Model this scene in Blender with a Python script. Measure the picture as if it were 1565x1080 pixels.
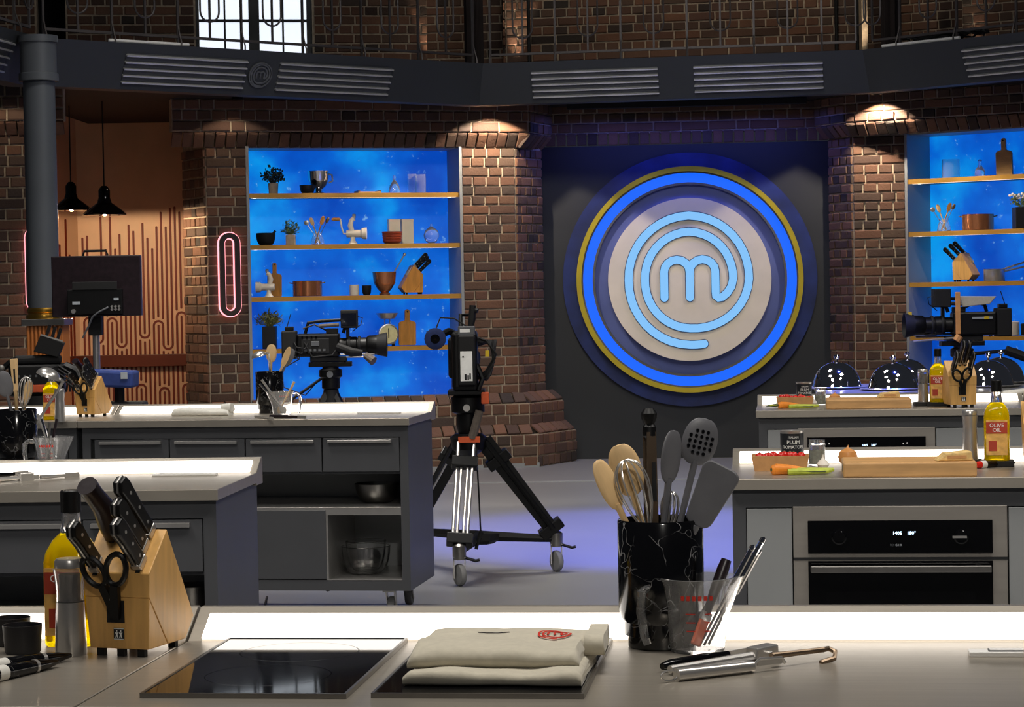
import bpy, bmesh, math, random
from mathutils import Matrix, Vector, Euler
from math import sin, cos, pi, radians, atan2, sqrt
random.seed(7)
for o in list(bpy.data.objects): bpy.data.objects.remove(o)
SC = bpy.context.scene
COL = SC.collection
# ------------------------------------------------------------------ camera
F, CX, CY = 3480.0, 782.5, 540.0           # focal length in pixels of the 1565x1080 frame
CAMZ, PITCH, ROLL = 1.445, math.atan(93/3480), 0.0180
CM = Matrix.Rotation(pi/2-PITCH, 4, 'X') @ Matrix.Rotation(-ROLL, 4, 'Z')
cd = bpy.data.cameras.new('camera'); cam = bpy.data.objects.new('camera', cd); COL.objects.link(cam)
cd.sensor_width = 36; cd.lens = F/1565*36; cd.clip_end = 200
cam.matrix_world = Matrix.Translation((0, 0, CAMZ)) @ CM
SC.camera = cam
SC.view_settings.view_transform = 'Standard'; SC.view_settings.look = 'None'
SC.view_settings.gamma = 1; SC.view_settings.use_curve_mapping = False
SC.view_settings.exposure = 0.0
# ------------------------------------------------------------------ world: a dark studio
W = bpy.data.worlds.new('studio'); SC.world = W; W.use_nodes = True
W.node_tree.nodes['Background'].inputs[0].default_value = (0.55, 0.6, 0.75, 1)
W.node_tree.nodes['Background'].inputs[1].default_value = 0.035
# ------------------------------------------------------------------ studio lamps on the rig above the set
def lamp(name, kind, loc, target, power, color=(1, 1, 1), size=1.0, size_y=None, angle=105, blend=.4):
    l = bpy.data.lights.new(name, kind); l.energy = power; l.color = color
    if kind == 'AREA':
        l.size = size; l.spread = radians(angle)
        if size_y: l.shape = 'RECTANGLE'; l.size_y = size_y
    if kind == 'SPOT': l.spot_size = radians(angle); l.spot_blend = blend; l.shadow_soft_size = size
    if kind == 'POINT': l.shadow_soft_size = size
    o = bpy.data.objects.new(name, l); COL.objects.link(o); o.location = loc
    d = Vector(target)-Vector(loc)
    if d.length > 1e-6: o.rotation_euler = d.to_track_quat('-Z', 'Y').to_euler()
    return o
WARM = (1, .86, .68); NEUT = (1, .95, .88)
lamp('rig_softbox', 'AREA', (0.2, 3.2, 6.2), (0.2, 3.6, .9), 66, NEUT, 2.4, 1.0)
lamp('rig_softbox', 'AREA', (-3.0, 4.6, 6.4), (-1.0, 6.5, .9), 52, NEUT, 1.6, 1.0)
lamp('rig_softbox', 'AREA', (3.6, 4.6, 6.4), (1.6, 6.5, .9), 56, NEUT, 1.6, 1.0)
lamp('rig_softbox', 'AREA', (-2.6, 8.6, 6.6), (-1.0, 10.3, .9), 56, NEUT, 1.6, 1.0)
lamp('rig_softbox', 'AREA', (3.8, 8.6, 6.6), (1.9, 10.3, .9), 56, NEUT, 1.6, 1.0)
lamp('rig_softbox', 'AREA', (-0.9, 12.5, 7.0), (-0.9, 14.0, 0), 125, NEUT, 1.6, 1.0, 80)
lamp('rig_front_spot', 'SPOT', (0.6, -2.0, 4.6), (0.0, 8.5, .55), 650, NEUT, .25, angle=34, blend=.7)
lamp('rig_blue_spot', 'SPOT', (2.4, 10.4, 6.5), (1.05, 13.2, 0), 6500, (.07, .12, 1), .15, angle=28, blend=.5)
lamp('rig_wall_spot', 'SPOT', (0.9, 12.6, 6.15), (1.5, 19.5, 1.1), 200, NEUT, .1, angle=40, blend=.5)
lamp('rig_fascia_wash', 'AREA', (0.8, 11.0, 5.2), (0.8, 17.6, 2.9), 36, (1, .98, .95), 3.0, .5)
# ------------------------------------------------------------------ pixel helpers
def ray(px, py): return (CM.to_3x3() @ Vector(((px-CX)/F, -(py-CY)/F, -1)))
C0 = Vector((0, 0, CAMZ))
def P(px, py, Y):
    d = ray(px, py); return C0 + d*(Y/d.y)
def G(px, py, z=.9):
    d = ray(px, py); return C0 + d*((z-CAMZ)/d.z)
class Frame:
    """vertical wall plane: origin (x, y), angle of its rightward direction"""
    def __init__(s, x, y, deg):
        s.o = Vector((x, y)); a = radians(deg); s.deg = deg; s.rz = a
        s.u = Vector((cos(a), sin(a))); s.n = Vector((sin(a), -cos(a)))
    def hit(s, px, py):
        d = ray(px, py); t = (s.n.dot(s.o))/(s.n.x*d.x+s.n.y*d.y)
        q = Vector((d.x*t, d.y*t)) - s.o
        return q.dot(s.u), CAMZ+d.z*t
    def t(s, px, py=450): return s.hit(px, py)[0]
    def z(s, px, py): return s.hit(px, py)[1]
    def w(s, t, off=0, z=0):
        q = s.o+s.u*t+s.n*off; return Vector((q.x, q.y, z))
    def off(s, d):
        q = s.o+s.n*d; return Frame(q.x, q.y, s.deg)
# ------------------------------------------------------------------ materials
def hexc(h):
    h = h.lstrip('#'); r = [int(h[i:i+2], 16)/255 for i in (0, 2, 4)]
    return tuple(x/12.92 if x <= .04045 else ((x+.055)/1.055)**2.4 for x in r)+(1,)
MT = {}
def pm(name, col, rough=.5, metal=0, var=.12, scale=18, bump=0, emis=None, es=0, trans=0, ior=1.45,
       stretch=None, spec=.5, coat=0, col2=None, sheen=0):
    if name in MT: return MT[name]
    m = bpy.data.materials.new(name); m.use_nodes = True; nt = m.node_tree; b = nt.nodes['Principled BSDF']
    c = hexc(col) if isinstance(col, str) else col
    tc = nt.nodes.new('ShaderNodeTexCoord'); mp = nt.nodes.new('ShaderNodeMapping')
    if stretch: mp.inputs['Scale'].default_value = stretch
    nz = nt.nodes.new('ShaderNodeTexNoise'); nz.inputs['Scale'].default_value = scale; nz.inputs['Detail'].default_value = 5
    nt.links.new(tc.outputs['Object'], mp.inputs['Vector']); nt.links.new(mp.outputs[0], nz.inputs['Vector'])
    rp = nt.nodes.new('ShaderNodeValToRGB')
    e = rp.color_ramp.elements
    lo = tuple(x*(1-var) for x in c[:3])+(1,); hi = tuple(min(1, x*(1+var)) for x in c[:3])+(1,)
    if col2: lo = c; hi = hexc(col2)
    e[0].color = lo; e[1].color = hi; e[0].position = .3; e[1].position = .7
    nt.links.new(nz.outputs['Fac'], rp.inputs['Fac']); nt.links.new(rp.outputs[0], b.inputs['Base Color'])
    b.inputs['Roughness'].default_value = rough; b.inputs['Metallic'].default_value = metal
    b.inputs['IOR'].default_value = ior; b.inputs['Transmission Weight'].default_value = trans
    b.inputs['Specular IOR Level'].default_value = spec; b.inputs['Coat Weight'].default_value = coat
    if sheen: b.inputs['Sheen Weight'].default_value = sheen
    if bump:
        bp = nt.nodes.new('ShaderNodeBump'); bp.inputs['Strength'].default_value = bump; bp.inputs['Distance'].default_value = .004
        nt.links.new(nz.outputs['Fac'], bp.inputs['Height']); nt.links.new(bp.outputs[0], b.inputs['Normal'])
    if emis:
        b.inputs['Emission Color'].default_value = hexc(emis) if isinstance(emis, str) else emis
        b.inputs['Emission Strength'].default_value = es
    MT[name] = m; return m
def M(n): return MT[n]
pm('steel_top', '#b5ada0', .34, .72, .06, 6, .05, stretch=(1, 14, 1))
pm('steel', '#c4c1bd', .28, .78, .08, 12)
pm('steel_dark', '#8d8a86', .34, 1, .1, 12)
pm('chrome', '#d8d8da', .05, 1, .03, 8)
pm('cabinet', '#48494c', .42, 0, .06, 5, spec=.5)
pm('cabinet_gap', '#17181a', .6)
pm('panel_grey', '#969898', .45, .3, .04, 4)
pm('strip_light', '#ffffff', .4, 0, .01, 4, emis='#fff4e8', es=1.7)
pm('led', '#ffffff', .4, 0, .01, 4, emis='#ffe9c8', es=2.6)
pm('black_plastic', '#070708', .42, 0, .3, 20, .05, spec=.35)
pm('black_matte', '#0a0a0b', .7, 0, .3, 20, .08)
pm('black_gloss', '#08080a', .08, 0, .3, 8)
pm('dark_brown_black', '#1b1116', .35, 0, .35, 30, .15)
pm('grey_nylon', '#5a5a5e', .45, 0, .15, 16)
pm('grey_plastic', '#55575a', .5, 0, .15, 16)
pm('white_plastic', '#dedcd8', .4, 0, .04, 8)
pm('wood_block', '#d0a05c', .42, 0, .16, 7, .05, stretch=(9, 9, 1))
pm('wood_board', '#c59862', .5, 0, .16, 6, .05, stretch=(1.4, 9, 9))
pm('wood_shelf_board', '#c98a3c', .5, 0, .2, 6, .05, stretch=(9, 9, 1))
pm('wood_spoon', '#c9a878', .55, 0, .15, 9, .05, stretch=(8, 8, 1))
pm('wood_fluted', '#9a5a26', .5, 0, .25, 5, .05, stretch=(10, 10, 1))
pm('bronze_metal', '#8d7a66', .35, .9, .12, 12)
pm('copper', '#d08a60', .26, .85, .12, 14, stretch=(6, 6, .5))
pm('brass', '#c89b45', .28, 1, .1, 8)
pm('brass_dull', '#b98a3e', .4, .35, .15, 3, stretch=(1, 1, 1))
pm('cream', '#e6dcc6', .5, 0, .05, 10)
pm('white_enamel', '#e9dfcf', .3, 0, .05, 10)
pm('red_ceramic', '#8d3b22', .35, 0, .15, 20)
pm('stone_pot', '#a39484', .8, 0, .12, 30, .1)
pm('pot_black', '#15151a', .5, 0, .2, 12)
pm('leaf_dark', '#26302a', .6, 0, .4, 30)
pm('leaf_grass', '#93955a', .7, 0, .3, 30)
pm('leaf_green', '#687a4c', .7, 0, .3, 30)
pm('flower_white', '#e8e0d8', .7, 0, .1, 30)
pm('glass', '#ffffff', .02, 0, .01, 4, trans=.93, ior=1.48)
pm('oil', '#f8d400', .05, 0, .04, 6, trans=.6, ior=1.3)
pm('glass_clear', '#ffffff', .01, 0, .01, 4, trans=1, ior=1.46)
pm('oil_glass', '#fbfbe8', .03, 0, .02, 6, trans=1, ior=1.3)
pm('label_red', '#a63a24', .5, 0, .12, 40)
pm('label_tan', '#d8a85a', .5, 0, .2, 60)
pm('peppercorn', '#2a1d16', .6, 0, .6, 120, .6)
pm('cloth', '#b9b2a0', .9, 0, .06, 90, .15, sheen=.2)
pm('cloth_white', '#d2d0c8', .9, 0, .06, 90, .15, sheen=.2)
pm('red_print', '#c02a18', .7, 0, .1, 40)
pm('tomato', '#c01f16', .25, 0, .2, 10)
pm('carrot', '#e2862a', .5, 0, .15, 30, .1)
pm('celery', '#a9b53c', .5, 0, .2, 40, .1)
pm('leek_dark', '#4d5b3a', .6, 0, .3, 40, .1)
pm('onion', '#c98a4c', .4, 0, .2, 14, .05)
pm('kraft', '#b98a58', .7, 0, .12, 40)
pm('garlic', '#ddd6cb', .6, 0, .1, 30)
pm('cheese', '#d9b878', .6, 0, .2, 60, .3)
pm('can_black', '#23262a', .4, .2, .1, 10)
pm('print_white', '#e8e8e4', .6)
pm('print_grey', '#9aa0a6', .6)
pm('herb_glass', '#7c8168', .3, 0, .4, 90)
pm('blue_cloth', '#22356f', .8, 0, .2, 20, .1)
pm('navy_pad', '#1c2a55', .85, 0, .2, 30, .2)
pm('orange_strap', '#c8552a', .6, 0, .15, 20)
pm('wheel_grey', '#7a7a7a', .6, 0, .1, 20)
pm('orange_grip', '#c98f56', .55, 0, .15, 20)
pm('grey_foam', '#5d544c', .9, 0, .2, 60, .4)
pm('yellow', '#c8a81e', .5, 0, .1, 20)
pm('fascia', '#35383b', .5, .1, .08, 1.2)
pm('slat_edge', '#c9c9c8', .35, .6, .05, 5)
pm('slat_back', '#4c4e50', .5, .2, .1, 6)
pm('rail_iron', '#4c4745', .5, .4, .12, 10)
pm('column_paint', '#4a4e53', .45, .1, .1, 3)
pm('mortar', '#ab9a84', .95, 0, .22, 30, .5)
pm('soffit', '#221a16', .8, 0, .1, 3)
pm('dark_panel', '#26282b', .6, 0, .08, 1.5)
pm('navy_disc', '#17265c', .5, 0, .5, 3.5)
pm('navy_face', '#56629c', .5, 0, .1, 3)
pm('gold_ring', '#b9a52a', .4, .3, .1, 6)
pm('disc_white', '#e2d8c8', .6, 0, .06, 5)
pm('neon_blue', '#061a50', .4, 0, .01, 4, emis='#0a62ff', es=1.05)
pm('neon_light', '#203040', .4, 0, .01, 3, emis='#80bff5', es=1.0)
pm('neon_outline', '#3a4a6e', .6)
pm('neon_pink', '#402024', .4, 0, .01, 3, emis='#f59aa4', es=2.2)
pm('neon_case', '#3a2826', .6, 0)
pm('window_sky', '#ffffff', .5, 0, .01, 3, emis='#dfe8f2', es=1.15)
pm('window_frame', '#1d1f21', .5, .2)
pm('bulb', '#fff0d0', .3, 0, .01, 3, emis='#ffb45a', es=30)
pm('shade_in', '#d8935a', .5, .2, .1, 6)
pm('copper_wall', '#e2b48e', .45, .1, .08, 3)
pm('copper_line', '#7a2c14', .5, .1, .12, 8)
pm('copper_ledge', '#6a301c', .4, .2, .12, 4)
pm('dark_void', '#0b090a', .9)
pm('oven_steel', '#a09a92', .36, .55, .06, 4, stretch=(1, 1, 10))
pm('oven_glass', '#050507', .06, 0, .2, 3)
pm('display', '#ffffff', .4, emis='#bfe0ff', es=3)
pm('hob_glass', '#0a0a0c', .04, 0, .2, 4)
pm('tile_frame', '#4a4f54', .4, .6)
pm('rubber', '#141414', .8)
pm('lens_glass', '#10131d', .03, 0, .1, 4, coat=1)
pm('clock_face', '#d8cf9a', .5, 0, .08, 30)
pm('cable', '#0e0e0f', .6)
pm('drape', '#1a1315', .9, 0, .3, 4)
def special_materials():
    # brick: each brick picks its own fired colour
    m = bpy.data.materials.new('brick'); m.use_nodes = True; nt = m.node_tree; b = nt.nodes['Principled BSDF']; MT['brick'] = m
    oi = nt.nodes.new('ShaderNodeObjectInfo'); rp = nt.nodes.new('ShaderNodeValToRGB'); rp.color_ramp.interpolation = 'LINEAR'
    cs = ['#37302a', '#66483a', '#73503c', '#564438', '#7b5640', '#473a33', '#6b4b3a', '#302823']
    el = rp.color_ramp.elements; el[0].color = hexc(cs[0]); el[1].color = hexc(cs[-1])
    for i, c in enumerate(cs[1:-1]):
        e = el.new((i+1)/(len(cs)-1)); e.color = hexc(c)
    tc = nt.nodes.new('ShaderNodeTexCoord'); nz = nt.nodes.new('ShaderNodeTexNoise'); nz.inputs['Scale'].default_value = 5; nz.inputs['Detail'].default_value = 6
    mx = nt.nodes.new('ShaderNodeMix'); mx.data_type = 'RGBA'; mx.blend_type = 'MULTIPLY'; mx.inputs[0].default_value = .6
    r2 = nt.nodes.new('ShaderNodeValToRGB'); r2.color_ramp.elements[0].color = (.45, .42, .4, 1); r2.color_ramp.elements[1].color = (1.2, 1.15, 1.1, 1)
    geo = nt.nodes.new('ShaderNodeNewGeometry')
    nt.links.new(geo.outputs['Position'], nz.inputs['Vector'])
    nt.links.new(oi.outputs['Random'], rp.inputs[0]); nt.links.new(nz.outputs['Fac'], r2.inputs[0])
    nt.links.new(rp.outputs[0], mx.inputs[6]); nt.links.new(r2.outputs[0], mx.inputs[7]); nt.links.new(mx.outputs[2], b.inputs['Base Color'])
    b.inputs['Roughness'].default_value = .85
    n2 = nt.nodes.new('ShaderNodeTexNoise'); n2.inputs['Scale'].default_value = 60; nt.links.new(geo.outputs['Position'], n2.inputs['Vector'])
    bp = nt.nodes.new('ShaderNodeBump'); bp.inputs['Strength'].default_value = .5; bp.inputs['Distance'].default_value = .006
    nt.links.new(n2.outputs['Fac'], bp.inputs['Height']); nt.links.new(bp.outputs[0], b.inputs['Normal'])
    # backlit blue glass behind the shelves, cloudy print with pale scratches
    m = bpy.data.materials.new('blue_backlit'); m.use_nodes = True; nt = m.node_tree; b = nt.nodes['Principled BSDF']; MT['blue_backlit'] = m
    tc = nt.nodes.new('ShaderNodeTexCoord'); nz = nt.nodes.new('ShaderNodeTexNoise'); nz.inputs['Scale'].default_value = 1.7; nz.inputs['Detail'].default_value = 4
    rp = nt.nodes.new('ShaderNodeValToRGB'); el = rp.color_ramp.elements
    el[0].position = .36; el[0].color = hexc('#024ac0'); el[1].position = .68; el[1].color = hexc('#0aa0f8')
    e = el.new(.52); e.color = hexc('#0568dc')
    nt.links.new(tc.outputs['Object'], nz.inputs['Vector']); nt.links.new(nz.outputs['Fac'], rp.inputs[0])
    sp = nt.nodes.new('ShaderNodeTexNoise'); sp.inputs['Scale'].default_value = 16; sp.inputs['Detail'].default_value = 9; sp.inputs['Roughness'].default_value = .7
    nt.links.new(tc.outputs['Object'], sp.inputs['Vector'])
    r3 = nt.nodes.new('ShaderNodeValToRGB'); r3.color_ramp.elements[0].position = .62; r3.color_ramp.elements[1].position = .70
    r3.color_ramp.elements[0].color = (0, 0, 0, 1); r3.color_ramp.elements[1].color = (.55, .55, .55, 1)
    nt.links.new(sp.outputs['Fac'], r3.inputs[0])
    mx = nt.nodes.new('ShaderNodeMix'); mx.data_type = 'RGBA'; mx.inputs[7].default_value = hexc('#9ad8f4')
    nt.links.new(r3.outputs[0], mx.inputs[0]); nt.links.new(rp.outputs[0], mx.inputs[6])
    b.inputs['Base Color'].default_value = hexc('#0a3c80'); nt.links.new(mx.outputs[2], b.inputs['Emission Color'])
    b.inputs['Emission Strength'].default_value = .85; b.inputs['Roughness'].default_value = .5
    # black marble with white veins
    m = bpy.data.materials.new('marble'); m.use_nodes = True; nt = m.node_tree; b = nt.nodes['Principled BSDF']; MT['marble'] = m
    tc = nt.nodes.new('ShaderNodeTexCoord'); nz = nt.nodes.new('ShaderNodeTexNoise'); nz.inputs['Scale'].default_value = 9; nz.inputs['Detail'].default_value = 3
    mx = nt.nodes.new('ShaderNodeMix'); mx.data_type = 'RGBA'; mx.inputs[0].default_value = .55
    nt.links.new(tc.outputs['Object'], nz.inputs['Vector']); nt.links.new(tc.outputs['Object'], mx.inputs[6]); nt.links.new(nz.outputs['Color'], mx.inputs[7])
    vo = nt.nodes.new('ShaderNodeTexVoronoi'); vo.feature = 'DISTANCE_TO_EDGE'; vo.inputs['Scale'].default_value = 11
    nt.links.new(mx.outputs[2], vo.inputs['Vector'])
    rp = nt.nodes.new('ShaderNodeValToRGB'); el = rp.color_ramp.elements
    el[0].position = 0; el[0].color = hexc('#9a9a9c'); el[1].position = .014; el[1].color = hexc('#08080a')
    nt.links.new(vo.outputs['Distance'], rp.inputs[0])
    n3 = nt.nodes.new('ShaderNodeTexNoise'); n3.inputs['Scale'].default_value = 22; nt.links.new(tc.outputs['Object'], n3.inputs['Vector'])
    r4 = nt.nodes.new('ShaderNodeValToRGB'); r4.color_ramp.elements[0].position = .45; r4.color_ramp.elements[1].position = .62
    m2 = nt.nodes.new('ShaderNodeMix'); m2.data_type = 'RGBA'; m2.inputs[6].default_value = hexc('#0a0a0c')
    nt.links.new(n3.outputs['Fac'], r4.inputs[0]); nt.links.new(r4.outputs[0], m2.inputs[0]); nt.links.new(rp.outputs[0], m2.inputs[7])
    nt.links.new(m2.outputs[2], b.inputs['Base Color']); b.inputs['Roughness'].default_value = .12
    # polished grey studio floor
    m = bpy.data.materials.new('studio_floor'); m.use_nodes = True; nt = m.node_tree; b = nt.nodes['Principled BSDF']; MT['studio_floor'] = m
    tc = nt.nodes.new('ShaderNodeTexCoord'); nz = nt.nodes.new('ShaderNodeTexNoise'); nz.inputs['Scale'].default_value = .8; nz.inputs['Detail'].default_value = 6
    rp = nt.nodes.new('ShaderNodeValToRGB'); el = rp.color_ramp.elements; el[0].color = hexc('#6c6c6e'); el[1].color = hexc('#828284')
    nt.links.new(tc.outputs['Object'], nz.inputs['Vector']); nt.links.new(nz.outputs['Fac'], rp.inputs[0]); nt.links.new(rp.outputs[0], b.inputs['Base Color'])
    b.inputs['Roughness'].default_value = .38
special_materials()
# ------------------------------------------------------------------ mesh builder
class MB:
    def __init__(s): s.v = []; s.f = []
    def add(s, vs, fs, T=None):
        k = len(s.v)
        s.v += [tuple(T @ Vector(v)) if T else tuple(v) for v in vs]
        s.f += [tuple(i+k for i in f) for f in fs]; return s
    def box(s, x0, x1, y0, y1, z0, z1, T=None):
        vs = [(x, y, z) for z in (z0, z1) for y in (y0, y1) for x in (x0, x1)]
        return s.add(vs, [(0, 2, 3, 1), (4, 5, 7, 6), (0, 1, 5, 4), (2, 6, 7, 3), (0, 4, 6, 2), (1, 3, 7, 5)], T)
    def prism(s, poly, a, b, axis='x', T=None):
        """poly: 2-D points; axis x -> (y, z), y -> (x, z), z -> (x, y)"""
        def mk(p, q):
            return {'x': (q, p[0], p[1]), 'y': (p[0], q, p[1]), 'z': (p[0], p[1], q)}[axis]
        n = len(poly)
        vs = [mk(p, a) for p in poly]+[mk(p, b) for p in poly]
        fs = [tuple(range(n-1, -1, -1)), tuple(range(n, 2*n))]+[(i, (i+1) % n, (i+1) % n+n, i+n) for i in range(n)]
        return s.add(vs, fs, T)
    def lathe(s, prof, n=20, T=None, sx=1, sy=1):
        vs = []; fs = []; rows = []
        for r, z in prof:
            if r < 1e-6: rows.append([len(vs)]); vs.append((0, 0, z))
            else:
                rows.append(list(range(len(vs), len(vs)+n)))
                vs += [(sx*r*cos(2*pi*i/n), sy*r*sin(2*pi*i/n), z) for i in range(n)]
        for A, B in zip(rows, rows[1:]):
            for i in range(n):
                j = (i+1) % n
                if len(A) == 1 and len(B) == 1: continue
                if len(A) == 1: fs.append((A[0], B[j], B[i]))
                elif len(B) == 1: fs.append((A[i], A[j], B[0]))
                else: fs.append((A[i], A[j], B[j], B[i]))
        if len(rows[0]) > 1: fs.append(tuple(reversed(rows[0])))
        if len(rows[-1]) > 1: fs.append(tuple(rows[-1]))
        return s.add(vs, fs, T)
    def tube(s, pts, r, n=8, closed=False, T=None, flat=None):
        pts = [Vector(p) for p in pts]; m = len(pts)
        rs = r if isinstance(r, (list, tuple)) else [r]*m
        tang = []
        for i in range(m):
            a = pts[i-1] if (i > 0 or closed) else pts[i]; b = pts[(i+1) % m] if (i < m-1 or closed) else pts[i]
            d = b-a; tang.append(d.normalized() if d.length > 1e-9 else Vector((0, 0, 1)))
        up = Vector((0, 0, 1)) if abs(tang[0].z) < .9 else Vector((1, 0, 0))
        if flat: up = Vector(flat)
        N = (up-tang[0]*up.dot(tang[0])).normalized(); vs = []
        for i in range(m):
            if flat: N = Vector(flat)
            N = (N-tang[i]*N.dot(tang[i])); N = N.normalized() if N.length > 1e-6 else Vector((1, 0, 0))
            B = tang[i].cross(N)
            for k in range(n):
                a = 2*pi*(k+.5)/n
                vs.append(tuple(pts[i]+N*(rs[i]*cos(a))+B*(rs[i]*sin(a))))
        fs = []
        for i in range(m if closed else m-1):
            for k in range(n):
                a, b = i*n+k, i*n+(k+1) % n; c, d = ((i+1) % m)*n+(k+1) % n, ((i+1) % m)*n+k
                fs.append((a, b, c, d))
        if not closed: fs += [tuple(range(n-1, -1, -1)), tuple(range((m-1)*n, m*n))]
        return s.add(vs, fs, T)
    def ribbon(s, pts, w, h0, h1, closed=False, T=None, caps=True):
        """flat strip following 2-D points (x, z), width w, from y=h0 (back) to y=h1 (front)"""
        pts = [Vector(p) for p in pts]; m = len(pts); L = []; R = []
        for i in range(m):
            a = pts[i-1] if (i > 0 or closed) else pts[i]; b = pts[(i+1) % m] if (i < m-1 or closed) else pts[i]
            d = (b-a).normalized(); nn = Vector((-d.y, d.x)); L.append(pts[i]+nn*w/2); R.append(pts[i]-nn*w/2)
        vs = []
        for i in range(m):
            vs += [(L[i].x, h0, L[i].y), (R[i].x, h0, R[i].y), (L[i].x, h1, L[i].y), (R[i].x, h1, R[i].y)]
        fs = []
        for i in range(m if closed else m-1):
            a = 4*i; b = 4*((i+1) % m)
            fs += [(a+2, a+3, b+3, b+2), (a, b, b+1, a+1), (a, a+2, b+2, b), (a+1, b+1, b+3, a+3)]
        if not closed: fs += [(0, 1, 3, 2), (4*m-4, 4*m-2, 4*m-1, 4*m-3)]
        s.add(vs, fs, T)
        if caps and not closed:
            for p in (pts[0], pts[-1]):
                s.prism([(p.x+cos(k*pi/8)*w/2, p.y+sin(k*pi/8)*w/2) for k in range(16)], h0, h1, 'y', T)
        return s
    def ball(s, c, r, n=12, sz=1, T=None):
        k = max(4, n//2)
        pr = [(r*sin(pi*i/k), -r*sz*cos(pi*i/k)) for i in range(k+1)]; pr[0] = (0, -r*sz); pr[-1] = (0, r*sz)
        return s.lathe(pr, n, (T or Matrix()) @ Matrix.Translation(c))
    def mesh(s, name, smooth=35):
        me = bpy.data.meshes.new(name); me.from_pydata(s.v, [], s.f); me.update()
        bm = bmesh.new(); bm.from_mesh(me); bmesh.ops.recalc_face_normals(bm, faces=bm.faces); bm.to_mesh(me); bm.free()
        if smooth:
            me.polygons.foreach_set('use_smooth', [True]*len(me.polygons)); me.set_sharp_from_angle(angle=radians(smooth))
        return me
    def build(s, name, mat, parent=None, smooth=35, bev=0, seg=2, label=None):
        me = s.mesh(name, smooth); me.materials.append(M(mat) if isinstance(mat, str) else mat)
        o = bpy.data.objects.new(name, me); COL.objects.link(o)
        if parent: o.parent = parent
        if bev:
            b = o.modifiers.new('bevel', 'BEVEL'); b.width = bev; b.segments = seg; b.limit_method = 'ANGLE'; b.angle_limit = radians(40)
        if label: o['label'] = label
        return o
def tag(o, label=None, cat=None, group=None, kind=None):
    if label: o['label'] = label
    if cat: o['category'] = cat
    if group: o['group'] = group
    if kind: o['kind'] = kind
    return o
def thing(name, label, cat, loc=(0, 0, 0), rz=0, group=None, scale=1):
    o = bpy.data.objects.new(name, None); COL.objects.link(o); o.empty_display_size = .05
    o.location = loc; o.rotation_euler = (0, 0, rz); o.scale = (scale,)*3
    return tag(o, label, cat, group)
def copy_tree(o, loc, rz=0, label=None, scale=None):
    def cp(x, par):
        c = x.copy(); COL.objects.link(c); c.parent = par
        for ch in [q for q in bpy.data.objects if q.parent == x]: cp(ch, c)
        return c
    c = cp(o, None); c.location = loc; c.rotation_euler = (0, 0, rz)
    if label: c['label'] = label
    if scale: c.scale = (scale,)*3
    return c
def text_part(body, size, name, mat, parent, T, align='CENTER'):
    cu = bpy.data.curves.new('lettering', 'FONT'); cu.body = body; cu.size = size; cu.align_x = align; cu.align_y = 'CENTER'; cu.extrude = size*.02; cu.resolution_u = 2
    ob = bpy.data.objects.new('lettering', cu); COL.objects.link(ob)
    me = bpy.data.meshes.new_from_object(ob.evaluated_get(bpy.context.evaluated_depsgraph_get()))
    bpy.data.objects.remove(ob); bpy.data.curves.remove(cu)
    me.transform(T); me.materials.clear(); me.materials.append(M(mat))
    o = bpy.data.objects.new(name, me); COL.objects.link(o); o.parent = parent; return o
UPRIGHT = Matrix.Rotation(pi/2, 4, 'X')       # text that stands up and faces -y
# ================================================================== STRUCTURE
def struct(mb, name, mat, parent=None, smooth=0, bev=0):
    o = mb.build(name, mat, parent, smooth, bev)
    if not parent: o['kind'] = 'structure'
    return o
def FT(fr, t=0, off=0, z=0):
    """matrix of a wall frame: x along the wall, y into the wall, z up"""
    p = fr.w(t, off, z); return Matrix.Translation(p) @ Matrix.Rotation(fr.rz, 4, 'Z')
struct(MB().box(-14, 14, -3, 24, -.05, 0), 'floor', 'studio_floor')
# ---- bricks
def brick_meshes():
    out = []
    for k in range(4):
        rnd = random.Random(40+k)
        def j(a): return rnd.uniform(-a, a)
        cx, cz = .035, .09
        back = [(-.5, 0, -.5), (.5, 0, -.5), (.5, 0, .5), (-.5, 0, .5)]
        mid = [(x+j(.012), -.75+j(.1), z+j(.03)) for x, y, z in back]
        fr = [(x*(1-2*cx)+j(.01), -1+j(.08), z*(1-2*cz)+j(.03)) for x, y, z in back]
        fs = [(8, 9, 10, 11)]
        for i in range(4):
            n = (i+1) % 4
            fs += [(i, n, 4+n, 4+i), (4+i, 4+n, 8+n, 8+i)]
        mb = MB(); mb.add(back+mid+fr, fs); me = mb.mesh('brick', 0); me.materials.append(M('brick')); out.append(me)
    return out
BRM = brick_meshes(); brnd = random.Random(5)
CH = .0785
def put_brick(parent, fr, tc, zc, w, h, d=.018, tilt=0, off=0):
    o = bpy.data.objects.new('brick', brnd.choice(BRM)); COL.objects.link(o); o.parent = parent
    o.location = fr.w(tc, off, zc); o.rotation_euler = (tilt, 0, fr.rz); o.scale = (w, d*brnd.uniform(.8, 1.2), h); return o
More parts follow.
